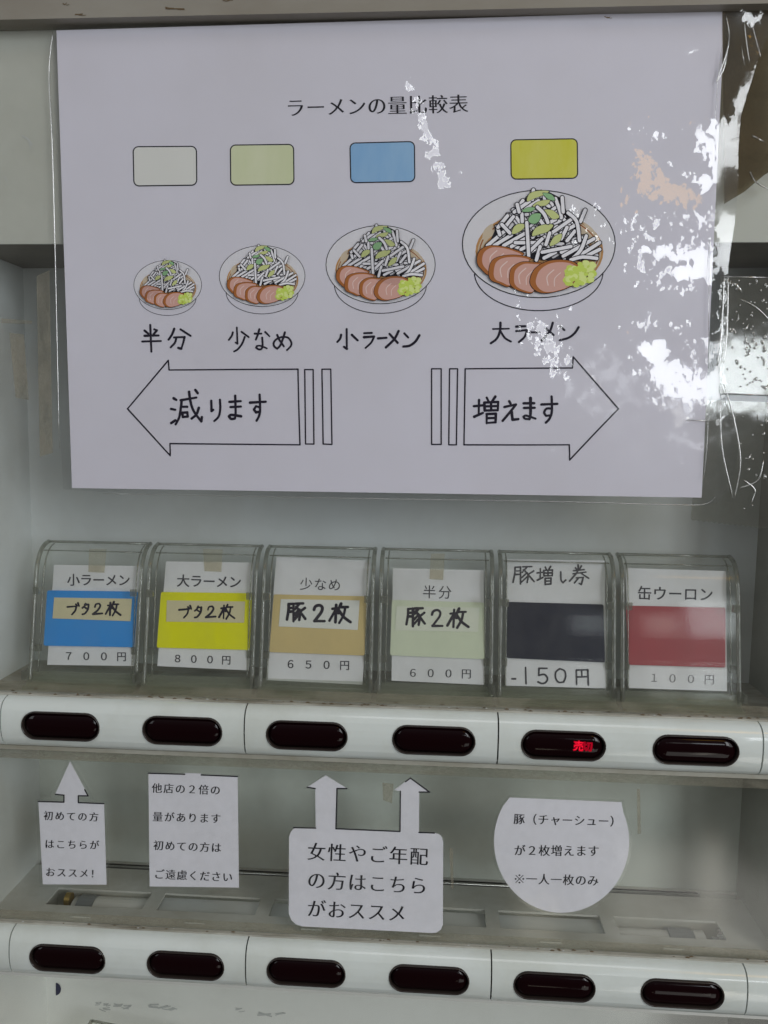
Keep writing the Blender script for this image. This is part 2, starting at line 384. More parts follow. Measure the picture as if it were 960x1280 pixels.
# housing that runs past the frame
box('housing', (-.22, .016, -.45), (XL-.0202, .04, .55), WALL, mach)
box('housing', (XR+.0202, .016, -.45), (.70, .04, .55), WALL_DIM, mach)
tag(box('upper_panel', (XL-.019, .0165, .3265), (XR+.02, .0185, .56), PANEL, mach, .0004), 'pale painted panel behind the top of the window')
hd = box('header_rail', (-.22, .002, .4615), (.70, .0160, .4845), HEADER, mach, .0015)
hd.rotation_euler = (0, -.0, 0)
box('header_gap', (-.22, .006, .4846), (.70, .0160, .4875), DARK, mach)
box('header_rail', (-.22, .000, .4876), (.70, .0160, .56), HEADER, mach, .0015)

def shelf(z, holes, mm):
    bm = bmesh.new(); y0, y1 = .034, .056; t = .0016
    bx(bm, (XL, .0150, z-t), (XR, y0, z)); bx(bm, (XL, y1, z-t), (XR, .0865, z))
    xs = [XL]
    for i in range(6): xs += [i*P_-.0340, i*P_+.0410]
    xs.append(XR)
    for a, b in zip(xs[::2], xs[1::2]): bx(bm, (a, y0, z-t), (b, y1, z))
    return finish('shelf', bm, mm, mach)
zs = -.1535
tag(shelf(zs, True, SHELF), 'grey metal shelf with a row of rectangular openings')
box('shelf', (XL, .0150, .0135), (XR, YB-.0005, .0160), DUST, mach)
# below the openings of the lower shelf
for i in range(6):
    x0, x1 = i*P_-.036, i*P_+.043
    if i in (0, 5):
        box('well', (x0, .030, zs-.045), (x1, .060, zs-.042), SHELF, mach)
        box('well', (x0, .0580, zs-.042), (x1, .060, zs-.002), WALL_DIM, mach)
        box('well', (x0-.001, .030, zs-.042), (x0, .058, zs-.002), WALL_DIM, mach)
        xc = x0 if i == 0 else x1-.079
        cy, cz, r = .048, zs-.017, .0145
        def cyl(nm, xa, xb, rr, m):
            V, F = tube_geo([(xa, cy, cz), (xb, cy, cz)], rr, 28); o = pyd(nm, V, F, m, mach); return o
        if i == 0:
            cyl('roller', x0+.018, x0+.022, r-.001, WHITEP); cyl('roller_band', x0+.0222, x0+.035, r+.0006, GREYP); cyl('roller', x0+.0352, x1-.002, r, WHITEP)
            V, F = tube_geo([(x0+.0125, .047, zs-.0035), (x0+.0165, .047, zs-.0035)], .0050, 16); pyd('roller_screw', V, F, BRASS, mach)
        else:
            cyl('roller', x0+.002, x0+.040, r-.003, WHITEP); cyl('roller_band', x0+.0402, x0+.058, r-.001, GREYP); cyl('roller', x0+.0582, x0+.066, r-.002, WHITEP)
            V, F = tube_geo([(x0+.069, .040, zs-.008), (x0+.074, .0395, zs-.008)], .0055, 16); pyd('roller_screw', V, F, GREYP, mach)
    else:
        box('well', (x0, .0335, zs-.0052), (x1, .0565, zs-.004), WALL, mach)
for i in range(6):
    box('shelf_slit', (i*P_-.0075, .0200, zs+.0001), (i*P_+.0075, .0208, zs+.0008), WALL, mach)
# dark slot at the foot of the lower back wall with the thin rod lying in it
box('back_slot', (-.055, YB-.0104, zs-.006), (.466, YB-.0002, zs-.0005), DARK, mach)
box('shelf_back_lip', (XL, YB-.0005-.0025, zs-.002), (XR, YB-.0005, zs+.0002), SHELF, mach)
tag(tube('back_rod', [(-.055, .0885, zs+.0002), (.466, .0885, zs+.0002)], .0011, STEEL, mach), 'thin steel rod along the foot of the lower back wall')

# windows
def window(nm, z0, z1, m, lab):
    o = box(nm, (XL-.001, GLASS_Y, z0), (XR+.003, GLASS_Y+.002, z1), m, mach); o['label'] = lab; return o
window('window', .0185, .4612, ACRYLIC, 'tall clear window over the display cases')
window('window', -.1525, -.0190, ACRYLIC_LOW, 'clear window over the empty lower compartment')
window('window', -.330, -.1905, ACRYLIC_LOW, 'clear window below the lower rail')

# rails
PROF = [(.0120, .0170), (.0092, .0172), (.0055, .0166), (.0022, .0148), (.0002, .0122), (-.0008, .0098), (-.0017, .0050), (-.0020, 0), (-.0017, -.0050),
        (-.0008, -.0098), (.0004, -.0128), (.0028, -.0158), (.0058, -.0176), (.0092, -.0183), (.0120, -.0183)]
def pill(cx, cz, hw, r, n=14):
    a = []
    for t in np.linspace(-math.pi/2, math.pi/2, n): a.append((cx+hw-r+r*math.cos(t), cz+r*math.sin(t)))
    for t in np.linspace(math.pi/2, 3*math.pi/2, n): a.append((cx-hw+r+r*math.cos(t), cz+r*math.sin(t)))
    return a
def rail_segment(x0, x1, z, holes, label):
    V, F = [], []; n = len(PROF)
    for x in (x0, x1):
        for y, zz in PROF: V.append((x, y, z+zz))
    for i in range(n): j = (i+1) % n; F.append([i, j, n+j, n+i])
    F += [list(range(n))[::-1], list(range(n, 2*n))]
    o = pyd('rail_cover', V, F, ENAMEL, mach)
    bm = bmesh.new(); bm.from_mesh(o.data); bmesh.ops.recalc_face_normals(bm, faces=bm.faces); bm.to_mesh(o.data); bm.free()
    for cx in holes:
        P = pill(cx, z, .0278, .0100); k = len(P)
        bm = bmesh.new(); a = [bm.verts.new((x, -.01, q)) for x, q in P]; b = [bm.verts.new((x, .009, q)) for x, q in P]
        bm.faces.new(a); bm.faces.new(b[::-1])
        for i in range(k): bm.faces.new([a[i], b[i], b[(i+1) % k], a[(i+1) % k]])
        bmesh.ops.recalc_face_normals(bm, faces=bm.faces)
        me = bpy.data.meshes.new('cut'); bm.to_mesh(me); bm.free(); c = link('cut', me)
        md = o.modifiers.new('b', 'BOOLEAN'); md.object = c; md.operation = 'DIFFERENCE'; md.solver = 'EXACT'
        bpy.context.view_layer.update()
        nm = bpy.data.meshes.new_from_object(o.evaluated_get(bpy.context.evaluated_depsgraph_get()))
        o.modifiers.clear(); old = o.data; o.data = nm; nm.name = 'rail_cover'
        bpy.data.meshes.remove(old); bpy.data.objects.remove(c); bpy.data.meshes.remove(me)
    me = o.data
    me.polygons.foreach_set('use_smooth', [True]*len(me.polygons))
    me.set_sharp_from_angle(angle=math.radians(35))
    o['label'] = label
    return o
def button(cx, z, label):
    P = pill(0, 0, .0278, .0100, 16); k = len(P)
    rings = [(1.0, -.0013), (.985, -.0024), (.94, -.0028), (.90, -.0022), (.88, -.0006), (.88, .004), (1.0, .004)]
    V, F = [], []
    def sc(p, s):   # inset by distance so that the pill keeps its shape
        d = (1-s)*.0100
        x, q = p; ex = .0278-.0100; c = max(-ex, min(ex, x)); r = math.hypot(x-c, q) or 1
        return (c+(x-c)*(r-d)/r, q*(r-d)/r)
    for s, y in rings:
        for p in P: a = sc(p, s); V.append((a[0], y, a[1]))
    R = len(rings)
    for i in range(R):
        i2 = (i+1) % R
        for j in range(k): F.append([i*k+j, i*k+(j+1) % k, i2*k+(j+1) % k, i2*k+j])
    bz = pyd('button', V, F, BEZEL, mach, smooth=True); bz.location = (cx, 0, z); bz['label'] = label
    V, F = [], []
    for s, y in ((.87, .0030), (.87, .0010), (.80, -.0004), (.62, -.0015), (.35, -.0021), (.02, -.0023)):
        for p in P: a = sc(p, s); V.append((a[0], y, a[1]))
    for i in range(5):
        for j in range(k): F.append([i*k+j, i*k+(j+1) % k, (i+1)*k+(j+1) % k, (i+1)*k+j])
    F.append([5*k+j for j in range(k)])
    ln = pyd('lens', V, F, LENS, bz, smooth=True)
    return bz
order = ['first', 'second', 'third', 'fourth', 'fifth', 'sixth']
for row, z in enumerate((0.0, -H_)):
    rn = ('upper', 'lower')[row]
    segs = [(-.22, -.0432), (-.0422, .12755), (.12855, .2983), (.2993, .46905), (.4700, .70)]
    for si, (a, b) in enumerate(segs):
        hs = [] if si in (0, 4) else [(2*(si-1))*P_, (2*(si-1)+1)*P_]
        rail_segment(a, b, z, hs, f'{rn} white rail cover, ' + ['left end', 'left', 'middle', 'right', 'right end'][si])
    box('rail_core', (-.22, .0030, z-.0155), (.70, .0115, z+.0150), DARK, mach) if False else None
    for xg in (-.0427, .12805, .2988, .46955):
        V = [(xg+sx_, y+.0040, z+zz*.93) for sx_ in (-.00045, .00045) for y, zz in PROF]; n = len(PROF)
        F = [[i, (i+1) % n, n+(i+1) % n, n+i] for i in range(n)]+[list(range(n))[::-1], list(range(n, 2*n))]
        pyd('rail_seam', V, F, DARK, mach)
    for i in range(6): button(i*P_, z, f'{order[i]} dark oval button of the {rn} rail')
    # lip below the rail and dusty top edge
    box('rail_lip', (-.22, .0070, z-.0212), (.70, .0122, z-.01835), LIP if row == 0 else WHITEP, mach, .0004)
    box('rail_ledge', (-.22, .0092, z+.01725 if row == 0 else z+.01725), (.70, .0124, z+.0184), DUST, mach)
# lit characters behind the fifth lens
fifth = [o for o in mach.children if o.name.startswith('button') and abs(o.location.x-4*P_) < 1e-4 and abs(o.location.z) < 1e-4][0]
LP = Plane((0, -.00240, 0), (0, -1, 0))
def local(o, par):
    for v in o.data.vertices: v.co -= par.location
    return o
GL['halo'] = (.075, .075)
local(text('lit_glow', '売', (717.5, 932), (729, 933), 13.5, LP, .00004, 'halo', LEDDIM, fifth), fifth)
local(text('lit_glow', '切', (729, 933), (740, 933.5), 12.5, LP, .00004, 'halo', LEDFAINT, fifth), fifth)
local(text('lit_characters', '売', (717.5, 932), (729, 933), 13, LP, .0001, 'thin', LEDRED, fifth), fifth)
local(text('lit_characters', '切', (729, 933), (740, 933.5), 12, LP, .0001, 'plain', LEDDIM, fifth), fifth)
# scuffs, sticker dot and stains on the machine
BW3 = Plane((0, YB, 0), (0, -1, 0))
pr = Print(BW3, .0004); pr.poly([(69.5+7*math.cos(t), 1236+8*math.sin(t)) for t in np.linspace(-1.5, 1.5, 14)]); pr.build('dot_sticker', [NAVYDOT], mach)
pr = Print(BW3, .0003)
for (x, y, ww) in ((124, 1255, 6), (131, 1261, 8), (135, 1256, 5), (148, 1256, 9), (158, 1258, 9), (192, 1257, 10), (206, 1260, 12), (216, 1261, 6), (300, 1262, 7), (330, 1266, 16), (352, 1268, 10)):
    for k in range(3):
        a = random.uniform(-.4, .4); c = np.array([x+random.uniform(-3, 3), y+random.uniform(-2, 2)])
        pr.line([c-np.array([ww/2*math.cos(a), ww/2*math.sin(a)]), c+np.array([0, .4]), c+np.array([ww/2*math.cos(a), ww/2*math.sin(a)])], random.uniform(.8, 2.2))
pr.build('scuff_marks', [MARK], mach)['kind'] = 'stuff'
HP = Plane((0, .002, 0), (0, -1, 0)); pr = Print(HP, .0002)
for x, y, ww in ((101, 18, 9), (215, 10, 10), (222, 11, 13), (82, 5, 3), (760, 22, 5), (285, 0, 8)):
    for k in range(3):
        c = np.array([x+random.uniform(-3, 3), y+random.uniform(-1.2, 1.2)]); pr.line([c-np.array([ww/2, random.uniform(-1, 1)]), c+np.array([0, .5]), c+np.array([ww/2, random.uniform(-1, 1)])], random.uniform(.5, 1.3))
pr.build('rust_marks', [STAIN], mach)['kind'] = 'stuff'
PP = Plane((0, .0165, 0), (0, -1, 0)); pr = Print(PP, .0003)
pr.line(catmull([(28, 170), (35, 174), (40, 181)]), 1.6, 0, 2.4); pr.line([(37, 180), (38, 183), (38, 186)], 1.2)
pr.line([(6, 221), (8, 224), (9, 227)], 1.4)
pr.build('scuff_marks', [MARK], mach)['kind'] = 'stuff'
RES = clear('tape_residue', (.93, .91, .87), .02, .3, .03, (.36, .34, .28), 70, .35, .7, .42, stretch=(1, 1, .5))
GRIME = clear('grime_film', (.95, .94, .91), .02, .3, .02, (.33, .31, .245), 38, .42, .70, .42, stretch=(.45, 1, 1.2))
WIN = Plane((0, GLASS_Y, 0), (0, -1, 0))
sheet('tape_residue', [(46,345),(62,338),(66,566),(50,571)], WIN, .0003, .0002, RES, mach)
sheet('tape_residue', [(2,398),(40,401),(40,405),(2,404)], WIN, .0003, .0002, RES, mach)
sheet('tape_residue', [(12,416),(30,418),(36,500),(20,497)], WIN, .0003, .0002, RES, mach)
sheet('tape_residue', [(478,978),(492,980),(490,1004),(479,1000)], WIN, .0003, .0002, RES, mach)
sheet('tape_residue', [(796,986),(800,986),(801,1042),(797,1042)], WIN, .0003, .0002, RES, mach)
sheet('tape_residue', [(562,1060),(566,1060),(567,1110),(564,1110)], WIN, .0003, .0002, RES, mach)
for z0, z1 in ((.0195, .0265), (-.0300, -.0205), (-.1515, -.1450)):
    box('grime_band', (XL, GLASS_Y-.0004, z0), (XR, GLASS_Y-.0002, z1), GRIME, mach)
# specks of dirt on the ledges and the windows
V, F = [], []
for k in range(130):
    x = random.uniform(XL, XR); row = random.random()
    c = np.array([x, random.uniform(.0098, .0122), .0186]) if row < .45 else (np.array([x, random.uniform(.0098, .0122), .0186-H_]) if row < .75 else np.array([x, random.uniform(.018, .030), .0164]))
    b = len(V); r = random.uniform(.0002, .0009); n = 5
    for t in range(n): V.append(c+np.array([r*2.2*math.cos(t*6.28/n), r*math.sin(t*6.28/n), 0]))
    V.append(c+np.array([0, 0, r*.8]))
    F += [[b+t, b+(t+1) % n, b+n] for t in range(n)]
o = pyd('grime', V, F, STAIN, mach); o['kind'] = 'stuff'
V, F = [], []
for k in range(34):
    x = random.choice([random.gauss(.30, .03), random.uniform(XL, XR)]); c = np.array([x, random.uniform(.0096, .0120), .0187 if k % 3 else .0187-H_]); b = len(V); r = random.uniform(.00015, .0006)
    for t in range(6): V.append(c+np.array([r*2.0*math.cos(t*6.28/6)*random.uniform(.6, 1.2), r*math.sin(t*6.28/6), 0]))
    V.append(c+np.array([0, 0, r])); F += [[b+t, b+(t+1) % 6, b+6] for t in range(6)]
o = pyd('dust_crumbs', V, F, MARK, mach); o['kind'] = 'stuff'

# ================================================================== DISPLAY CASES
CP = [(.0335, .0185), (.0360, .0300), (.0395, .0476), (.0430, .0680), (.0462, .0856), (.0493, .1000), (.0527, .1076), (.0572, .1131), (.0625, .1164), (.0690, .1178)]
CPs = [tuple(p) for p in catmull(CP, 4)]
def case(cx, label, group='clear display cases above the upper rail'):
    root = empty('display_case', (cx, .030, .0160)); tag(root, label, 'display case', group)
    O = np.array((0, .030, .0160)); hw = .0405
    def off(t):   # profile moved inwards
        out = []
        for i, p in enumerate(CPs):
            d = np.array(CPs[min(i+1, len(CPs)-1)])-np.array(CPs[max(i-1, 0)]); d /= np.hypot(*d); out.append((p[0]+d[1]*t, p[1]-d[0]*t))
        return out
    A, B = off(0), off(.0014); n = len(A); V, F = [], []
    for x in (-hw+.0016, hw-.0016):
        for q in A+B[::-1]: V.append(np.array((x, q[0], q[1]))-O)
    m2 = 2*n
    F = [[i, (i+1) % m2, m2+(i+1) % m2, m2+i] for i in range(m2)]+[list(range(m2))[::-1], list(range(m2, 2*m2))]
    pyd('front_cover', V, F, CASE, root, smooth=False)
    for s in (-1, 1):
        xa, xb = s*hw, s*(hw-.0014)
        poly = A+[(.0720, .1178), (.0720, .0185)]; k = len(poly); V = []
        for x in (xa, xb):
            for q in poly: V.append(np.array((x, q[0], q[1]))-O)
        F = [list(range(k)), list(range(k, 2*k))[::-1]]+[[i, (i+1) % k, k+(i+1) % k, k+i] for i in range(k)]
        bm = bmesh.new(); vs = [bm.verts.new(v) for v in V]
        for f in F: bm.faces.new([vs[i] for i in f])
        finish('side_panel', bm, CASE, root)
        # thick rounded front edge where the cover meets the side, and the inner step
        pts = [np.array((s*(hw-.0008), q[0]-.0002, q[1]))-O for q in A]
        V, F = tube_geo(pts, .0016, 10); pyd('rim', V, F, CASEEDGE, root, smooth=True)
        pts = [np.array((s*(hw-.0052), q[0]+.0022, q[1]-.001))-O for q in A[3:-2]]
        V, F = tube_geo(pts, .0006, 6); pyd('rib', V, F, CASEEDGE, root, smooth=True)
        for zt in (.083, .040):   # small tabs that hold the coloured plate
            box('tab', (s*(hw-.0020), .040-O[1], zt-O[2]), (s*(hw-.0062), .0425-O[1], zt+.005-O[2]), CASEEDGE, root, .0004)
        box('latch', (s*(hw-.0005), .0265-O[1], .0225-O[2]), (s*(hw+.0015), .0345-O[1], .0290-O[2]), CASEEDGE, root, .0006)
    V, F = tube_geo([np.array((x, .0690, .1177))-O for x in (-hw+.0008, 0, hw-.0008)], .0011, 8); pyd('rim', V, F, CASEEDGE, root, smooth=True)
    V, F = tube_geo([np.array((x, .0570, .1128))-O for x in (-hw+.003, 0, hw-.003)], .0005, 6); pyd('rib', V, F, CASEEDGE, root, smooth=True)
    bm = bmesh.new()
    bx(bm, (-hw, .0245-O[1], .0162-O[2]), (hw, .0295-O[1], .0190-O[2])); bx(bm, (-hw, .0306-O[1], .0162-O[2]), (hw, .0350-O[1], .0225-O[2]))
    bx(bm, (-hw+.002, .0355-O[1], .0162-O[2]), (hw-.002, .0700-O[1], .0182-O[2])); bx(bm, (-hw+.002, .0362-O[1], .0184-O[2]), (hw-.002, .0380-O[1], .0262-O[2]))
    finish('base_tray', bm, CASEBASE, root, .0004)
    return root
cl = ['clear display case holding the blue 700 yen card, leftmost of the row', 'clear display case holding the bright yellow 800 yen card', 'clear display case holding the tan 650 yen card',
      'clear display case holding the pale green 600 yen card', 'clear display case holding the navy 150 yen card', 'clear display case holding the red 100 yen card, rightmost with glare']
c0 = case(0, cl[0])
for i in range(1, 6):
    r = c0.copy(); COL.objects.link(r); r.location.x = i*P_; r['label'] = cl[i]
    for ch in list(c0.children):
        c = ch.copy(); COL.objects.link(c); c.parent = r
# case lying in the compartment below the lower rail
r = c0.copy(); COL.objects.link(r); r['label'] = 'clear display case peeping in at the bottom left corner below the lower rail'
del r['group']
for ch in list(c0.children):
    c = ch.copy(); COL.objects.link(c); c.parent = r
r.location = (.006, .036, -.386); r.rotation_euler = (0, math.radians(8), 0)

# ================================================================== PRICE CARDS
def plate_mat(nm, c, c2): return mat(nm, c, .4, .2, .5, 40, c2)
BLUE = plate_mat('blue_plate', (.035, .29, .78), (.045, .31, .74)); YEL = plate_mat('yellow_plate', (.82, .80, .0), (.76, .74, .005))
TAN = plate_mat('tan_plate', (.68, .53, .25), (.62, .48, .23)); PGR = plate_mat('pale_green_plate', (.70, .75, .59), (.66, .71, .55))
NAVY = plate_mat('navy_plate', (.004, .006, .026), (.007, .009, .03)); RED = plate_mat('red_plate', (.38, .06, .075), (.33, .05, .065))
CREAM = mat('cream_label', (.68, .61, .40), .6, .3, .5, 60, (.62, .55, .36)); WLAB = mat('white_label', (.76, .76, .74), .6, .3); GLAB = mat('pale_label', (.75, .77, .67), .6, .3)
# handwriting strokes
G = {
'豚': [[(68,115),(65,200),(45,320)],[(68,115),(130,110),(130,345)],[(75,165),(125,165)],[(72,215),(125,212)],[(155,108),(258,105)],[(205,110),(150,185)],[(165,150),(215,220),(205,325)],[(205,190),(140,260)],[(210,240),(140,320)],[(280,165),(215,215)],[(215,215),(285,310)]],
'2': [[(405,185),(425,140),(480,125),(515,155),(505,210),(455,280),(412,335),(545,335)]],
'枚': [[(650,172),(735,165)],[(700,120),(690,350)],[(690,190),(610,330)],[(700,200),(730,230)],[(765,105),(720,200)],[(750,150),(855,148)],[(820,150),(800,250),(740,360)],[(735,190),(800,280),(890,348)]],
'ブ': [[(68,165),(200,155),(185,220),(135,278)],[(195,125),(210,150)],[(225,105),(240,150)]],
'タ': [[(340,115),(325,150),(292,180)],[(330,130),(385,130),(375,200),(330,262),(292,275)],[(320,165),(365,195)]],
'2b': [[(480,165),(495,125),(540,115),(560,150),(520,215),(450,272),(590,262)]],
'増': [[(62,190),(160,180)],[(115,125),(112,270)],[(65,300),(155,260)],[(195,100),(215,140)],[(285,90),(255,135)],[(170,155),(175,235),(310,232),(315,145),(170,152)],[(175,192),(310,188)],[(240,148),(242,235)],[(195,275),(195,370)],[(195,272),(290,268),(288,358),(195,365)],[(198,315),(288,312)]],
'え': [[(430,138),(445,165)],[(380,198),(500,172),(440,250),(362,342)],[(455,245),(465,330),(525,325)]],
'ま': [[(580,160),(690,158)],[(585,208),(695,206)],[(652,105),(652,270),(640,325),(595,320),(580,300),(610,288),(705,320)]],
'す': [[(765,172),(932,165)],[(872,88),(875,240),(850,320),(812,362)],[(870,215),(820,215),(795,255),(815,290),(865,285)]],
'減り': [[(90,132),(115,147)],[(65,230),(105,238)],[(68,360),(105,335)],[(155,150),(300,125)],[(165,150),(155,230),(140,310),(108,372)],[(165,210),(215,210)],[(170,265),(175,305),(220,300),(215,262),(170,265)],[(232,72),(245,160),(275,250),(345,345),(350,305)],[(322,220),(300,280),(255,320)],[(290,55),(312,85)],
       [(437,155),(440,250),(455,238)],[(517,145),(520,230),(505,300),(465,342)],[(605,165),(710,158)],[(615,213),(710,208)],[(658,108),(662,270),(655,318),(620,322),(600,298),(625,285),(712,298)],[(795,172),(940,163)],[(883,98),(888,230),(880,290),(855,340)],[(885,215),(850,205),(832,235),(850,262),(882,255)]],
'半分': [[(190,218),(245,265)],[(335,200),(375,215),(325,275)],[(190,297),(400,292)],[(155,383),(435,375)],[(275,135),(292,535)],[(635,192),(600,280),(550,355)],[(728,200),(880,298)],[(630,322),(790,315),(770,400),(740,492),(695,478)],[(665,330),(645,400),(582,470)]],
'少なめ': [[(172,100),(180,315),(155,300)],[(118,165),(105,210),(65,265)],[(235,158),(330,228)],[(278,225),(240,320),(185,390),(135,420)],[(410,182),(500,182)],[(472,125),(450,200),(425,262)],[(550,160),(608,218)],[(510,235),(515,340),(500,385),(465,392),(430,370),(440,345),(490,345),(572,378)],[(710,200),(740,265),(798,350)],[(812,165),(790,240),(750,340),(710,382),(670,350),(665,300),(710,250),(790,225),(860,240),(898,300),(890,350),(840,402)]],
'小ラーメン': [[(153,95),(155,300),(125,280)],[(95,155),(85,195),(55,230)],[(207,155),(268,213)],[(335,138),(415,135)],[(335,180),(440,172),(410,235),(350,292)],[(480,192),(568,186)],[(695,115),(650,200),(562,287)],[(600,145),(685,238)],[(755,140),(795,182)],[(912,160),(870,225),(810,268),(745,277)]],
'大ラーメン': [[(85,125),(240,122)],[(158,65),(152,150),(120,220),(65,262)],[(155,140),(200,210),(258,245)],[(310,102),(395,98)],[(310,145),(412,135),(390,200),(335,250)],[(440,155),(535,158)],[(660,65),(630,150),(555,235)],[(592,118),(668,182)],[(730,98),(772,135)],[(908,108),(870,165),(810,210),(727,232)]],
'し券': [[(575,130),(578,215),(600,248),(630,218)],[(735,85),(750,105)],[(800,65),(780,100)],[(715,118),(830,105)],[(710,150),(850,132)],[(765,55),(755,130),(672,230)],[(790,140),(880,200)],[(745,195),(820,190),(800,268),(775,255)],[(770,195),(725,250)]],
'150円': [[(155,85),(160,270)],[(310,95),(400,95)],[(308,95),(305,170)],[(305,175),(370,165),(405,210),(385,255),(340,268),(297,250)],[(545,100),(500,140),(500,210),(535,255),(590,250),(612,190),(600,125),(545,100)],[(735,115),(738,280)],[(735,115),(865,112),(872,285)],[(795,115),(798,190)],[(738,195),(865,190)],[(0,215),(40,215)]],
}
def remap(g, a, b):   # stroke box a -> b
    return [[(b[0]+(x-a[0])/(a[2]-a[0])*(b[2]-b[0]), b[1]+(y-a[1])/(a[3]-a[1])*(b[3]-b[1])) for x, y in s] for s in g]
PIG = (45, 105, 285, 345); MAI = (610, 105, 890, 360)
def card(k, quad, plate, pm, lab, lm, title, tp, th, tst, price, pp, ph, pst, pmn, tape, label, hw=None):
    p0 = CARD.at(*[(quad[2][j]+quad[3][j])/2 for j in (0, 1)]); root = empty('price_card', p0); tag(root, label, 'price card', 'price cards in the display cases')
    sheet('paper', quad, CARD, 0, .0004, PAPER_CARD, root)
    q = plate; c = .03
    rr = []
    for i in range(4):   # slightly rounded corners
        a, b, d = np.array(q[i], float), np.array(q[i-1], float), np.array(q[(i+1) % 4], float)
        rr += [tuple(a+(b-a)/np.hypot(*(b-a))*2.2), tuple(a+((b-a)/np.hypot(*(b-a))+(d-a)/np.hypot(*(d-a)))*.6), tuple(a+(d-a)/np.hypot(*(d-a))*2.2)]
    sheet('colour_plate', rr, CARD, .0013, .0010, pm, root)
    if lab: sheet('paper_label', lab, CARD, .0017, .0003, lm, root)
    if title: text('lettering', title, tp[0], tp[1], th, CARD, .0002, tst, GREYINK, root)
    if price: text('lettering', price, pp[0], pp[1], ph, CARD, .0002, pst, pmn, root)
    if tape: sheet('tape', tape, CARD, .0009, .0002, BEIGETAPE, root)
    if hw: hw(root)
    adopt(root)
    return root
def hw1(ox, oy, s, wd):
    return lambda r: handwriting('handwriting', [G['ブ'], G['タ'], G['2b'], remap(G['枚'], MAI, (640, 90, 862, 295))], (ox, oy), s, CARD, .0018, wd, MARKER, r)
def hw3(ox, oy, s, wd, dx=0):
    return lambda r: handwriting('handwriting', [remap(G['豚'], PIG, (45+dx, 100, 290+dx, 340)), G['2'], G['枚']], (ox, oy), s, CARD, .0018, wd, MARKER, r)
def hw5(r):
    handwriting('handwriting', [remap(G['豚'], PIG, (55, 72, 285, 262)), remap(G['増'], (62, 90, 315, 370), (318, 70, 485, 270)), G['し券']], (635, 700), 8.727, CARD, .0002, 1.9, GREYINK, r)
    handwriting('handwriting', [G['150円']], (640, 825), 9.143, CARD, .0002, 2.1, GREYINK, r)
card(0, [(67.5,706),(175.5,707.5),(167.5,832.5),(59,831)], [(60,738),(173,739.5),(168,809),(55.5,807)], BLUE, [(69,747),(166,748.5),(164,776.5),(67,773)], CREAM,
     '小ラーメン', ((84,725),(163,725.5)), 16.5, 'gothic', '７００円', ((75,820),(163,821)), 13, 'gothic', GREYINK, [(112,686),(134,686.5),(131,716),(111,715)], 'white price card with a blue plate marked 700 yen under a cream label', hw1(80, 745, 12, 2.2))
card(1, [(207.5,701.7),(316.5,703.2),(311,838),(196.6,832.5)], [(202,740),(315.4,741.6),(312.4,812.5),(196.6,809.5)], YEL, [(209.6,750.6),(307,752),(305.7,778.4),(208.7,777)], CREAM,
     '大ラーメン', ((221,726),(302,728)), 17, 'gothic', '８００円', ((212,823),(293,825.5)), 12.5, 'gothic', GREYINK, [(254,686),(279,687),(277,715),(256,714)], 'white price card with a bright yellow plate marked 800 yen', hw1(219, 748, 11.5, 2.2))
card(2, [(345.6,695.6),(463.4,700.8),(453,855.8),(332.6,850)], [(342.6,743),(459.5,745.5),(455.9,819.5),(337,815)], TAN, [(351.6,749),(449.8,750.6),(447.4,787.5),(349,783)], WLAB,
     '少なめ', ((374,730),(427,731.5)), 17, 'plain', '６５０円', ((352,830),(442,832)), 13.5, 'gothic', GREYINK, None, 'white price card with a tan plate marked 650 yen under a white label', hw3(355, 745, 10.667, 3.2))
card(3, [(491,710.4),(604.6,713),(605,856),(489.4,850.8)], [(490,750),(605,753.3),(605.6,824),(487.8,819)], PGR, [(495.8,757.8),(599,759.8),(597.5,790),(494,787.9)], GLAB,
     '半分', ((527,740),(566,741)), 18, 'plain', '６００円', ((505,841),(594,842.5)), 13.5, 'mincho_b', GREYINK, [(538.5,692),(556,692),(554,725),(537,724)], 'white price card with a pale green plate marked 600 yen', hw3(502, 751, 10.667, 3.0, 20))
card(4, [(634,699),(755.8,700.7),(758,860.5),(631.4,857)], [(632.4,752.3),(754,755.6),(755.8,828),(633,822.4)], NAVY, None, None, None, None, 0, '', None, None, 0, '', None, None, 'white price card with a dark navy plate and handwritten 150 yen', hw5)
card(5, [(782.5,710),(907.5,713.8),(908.8,864),(786,860)], [(781.8,757),(906,759.5),(906,834.5),(785.5,831)], RED, None, None,
     '缶ウーロン', ((796,741.5),(892,743.5)), 19, 'gothic', '１００円', ((806,847),(898,850)), 14, 'mincho_b', FAINT, None, 'white price card with a red plate marked 100 yen, print half faded')

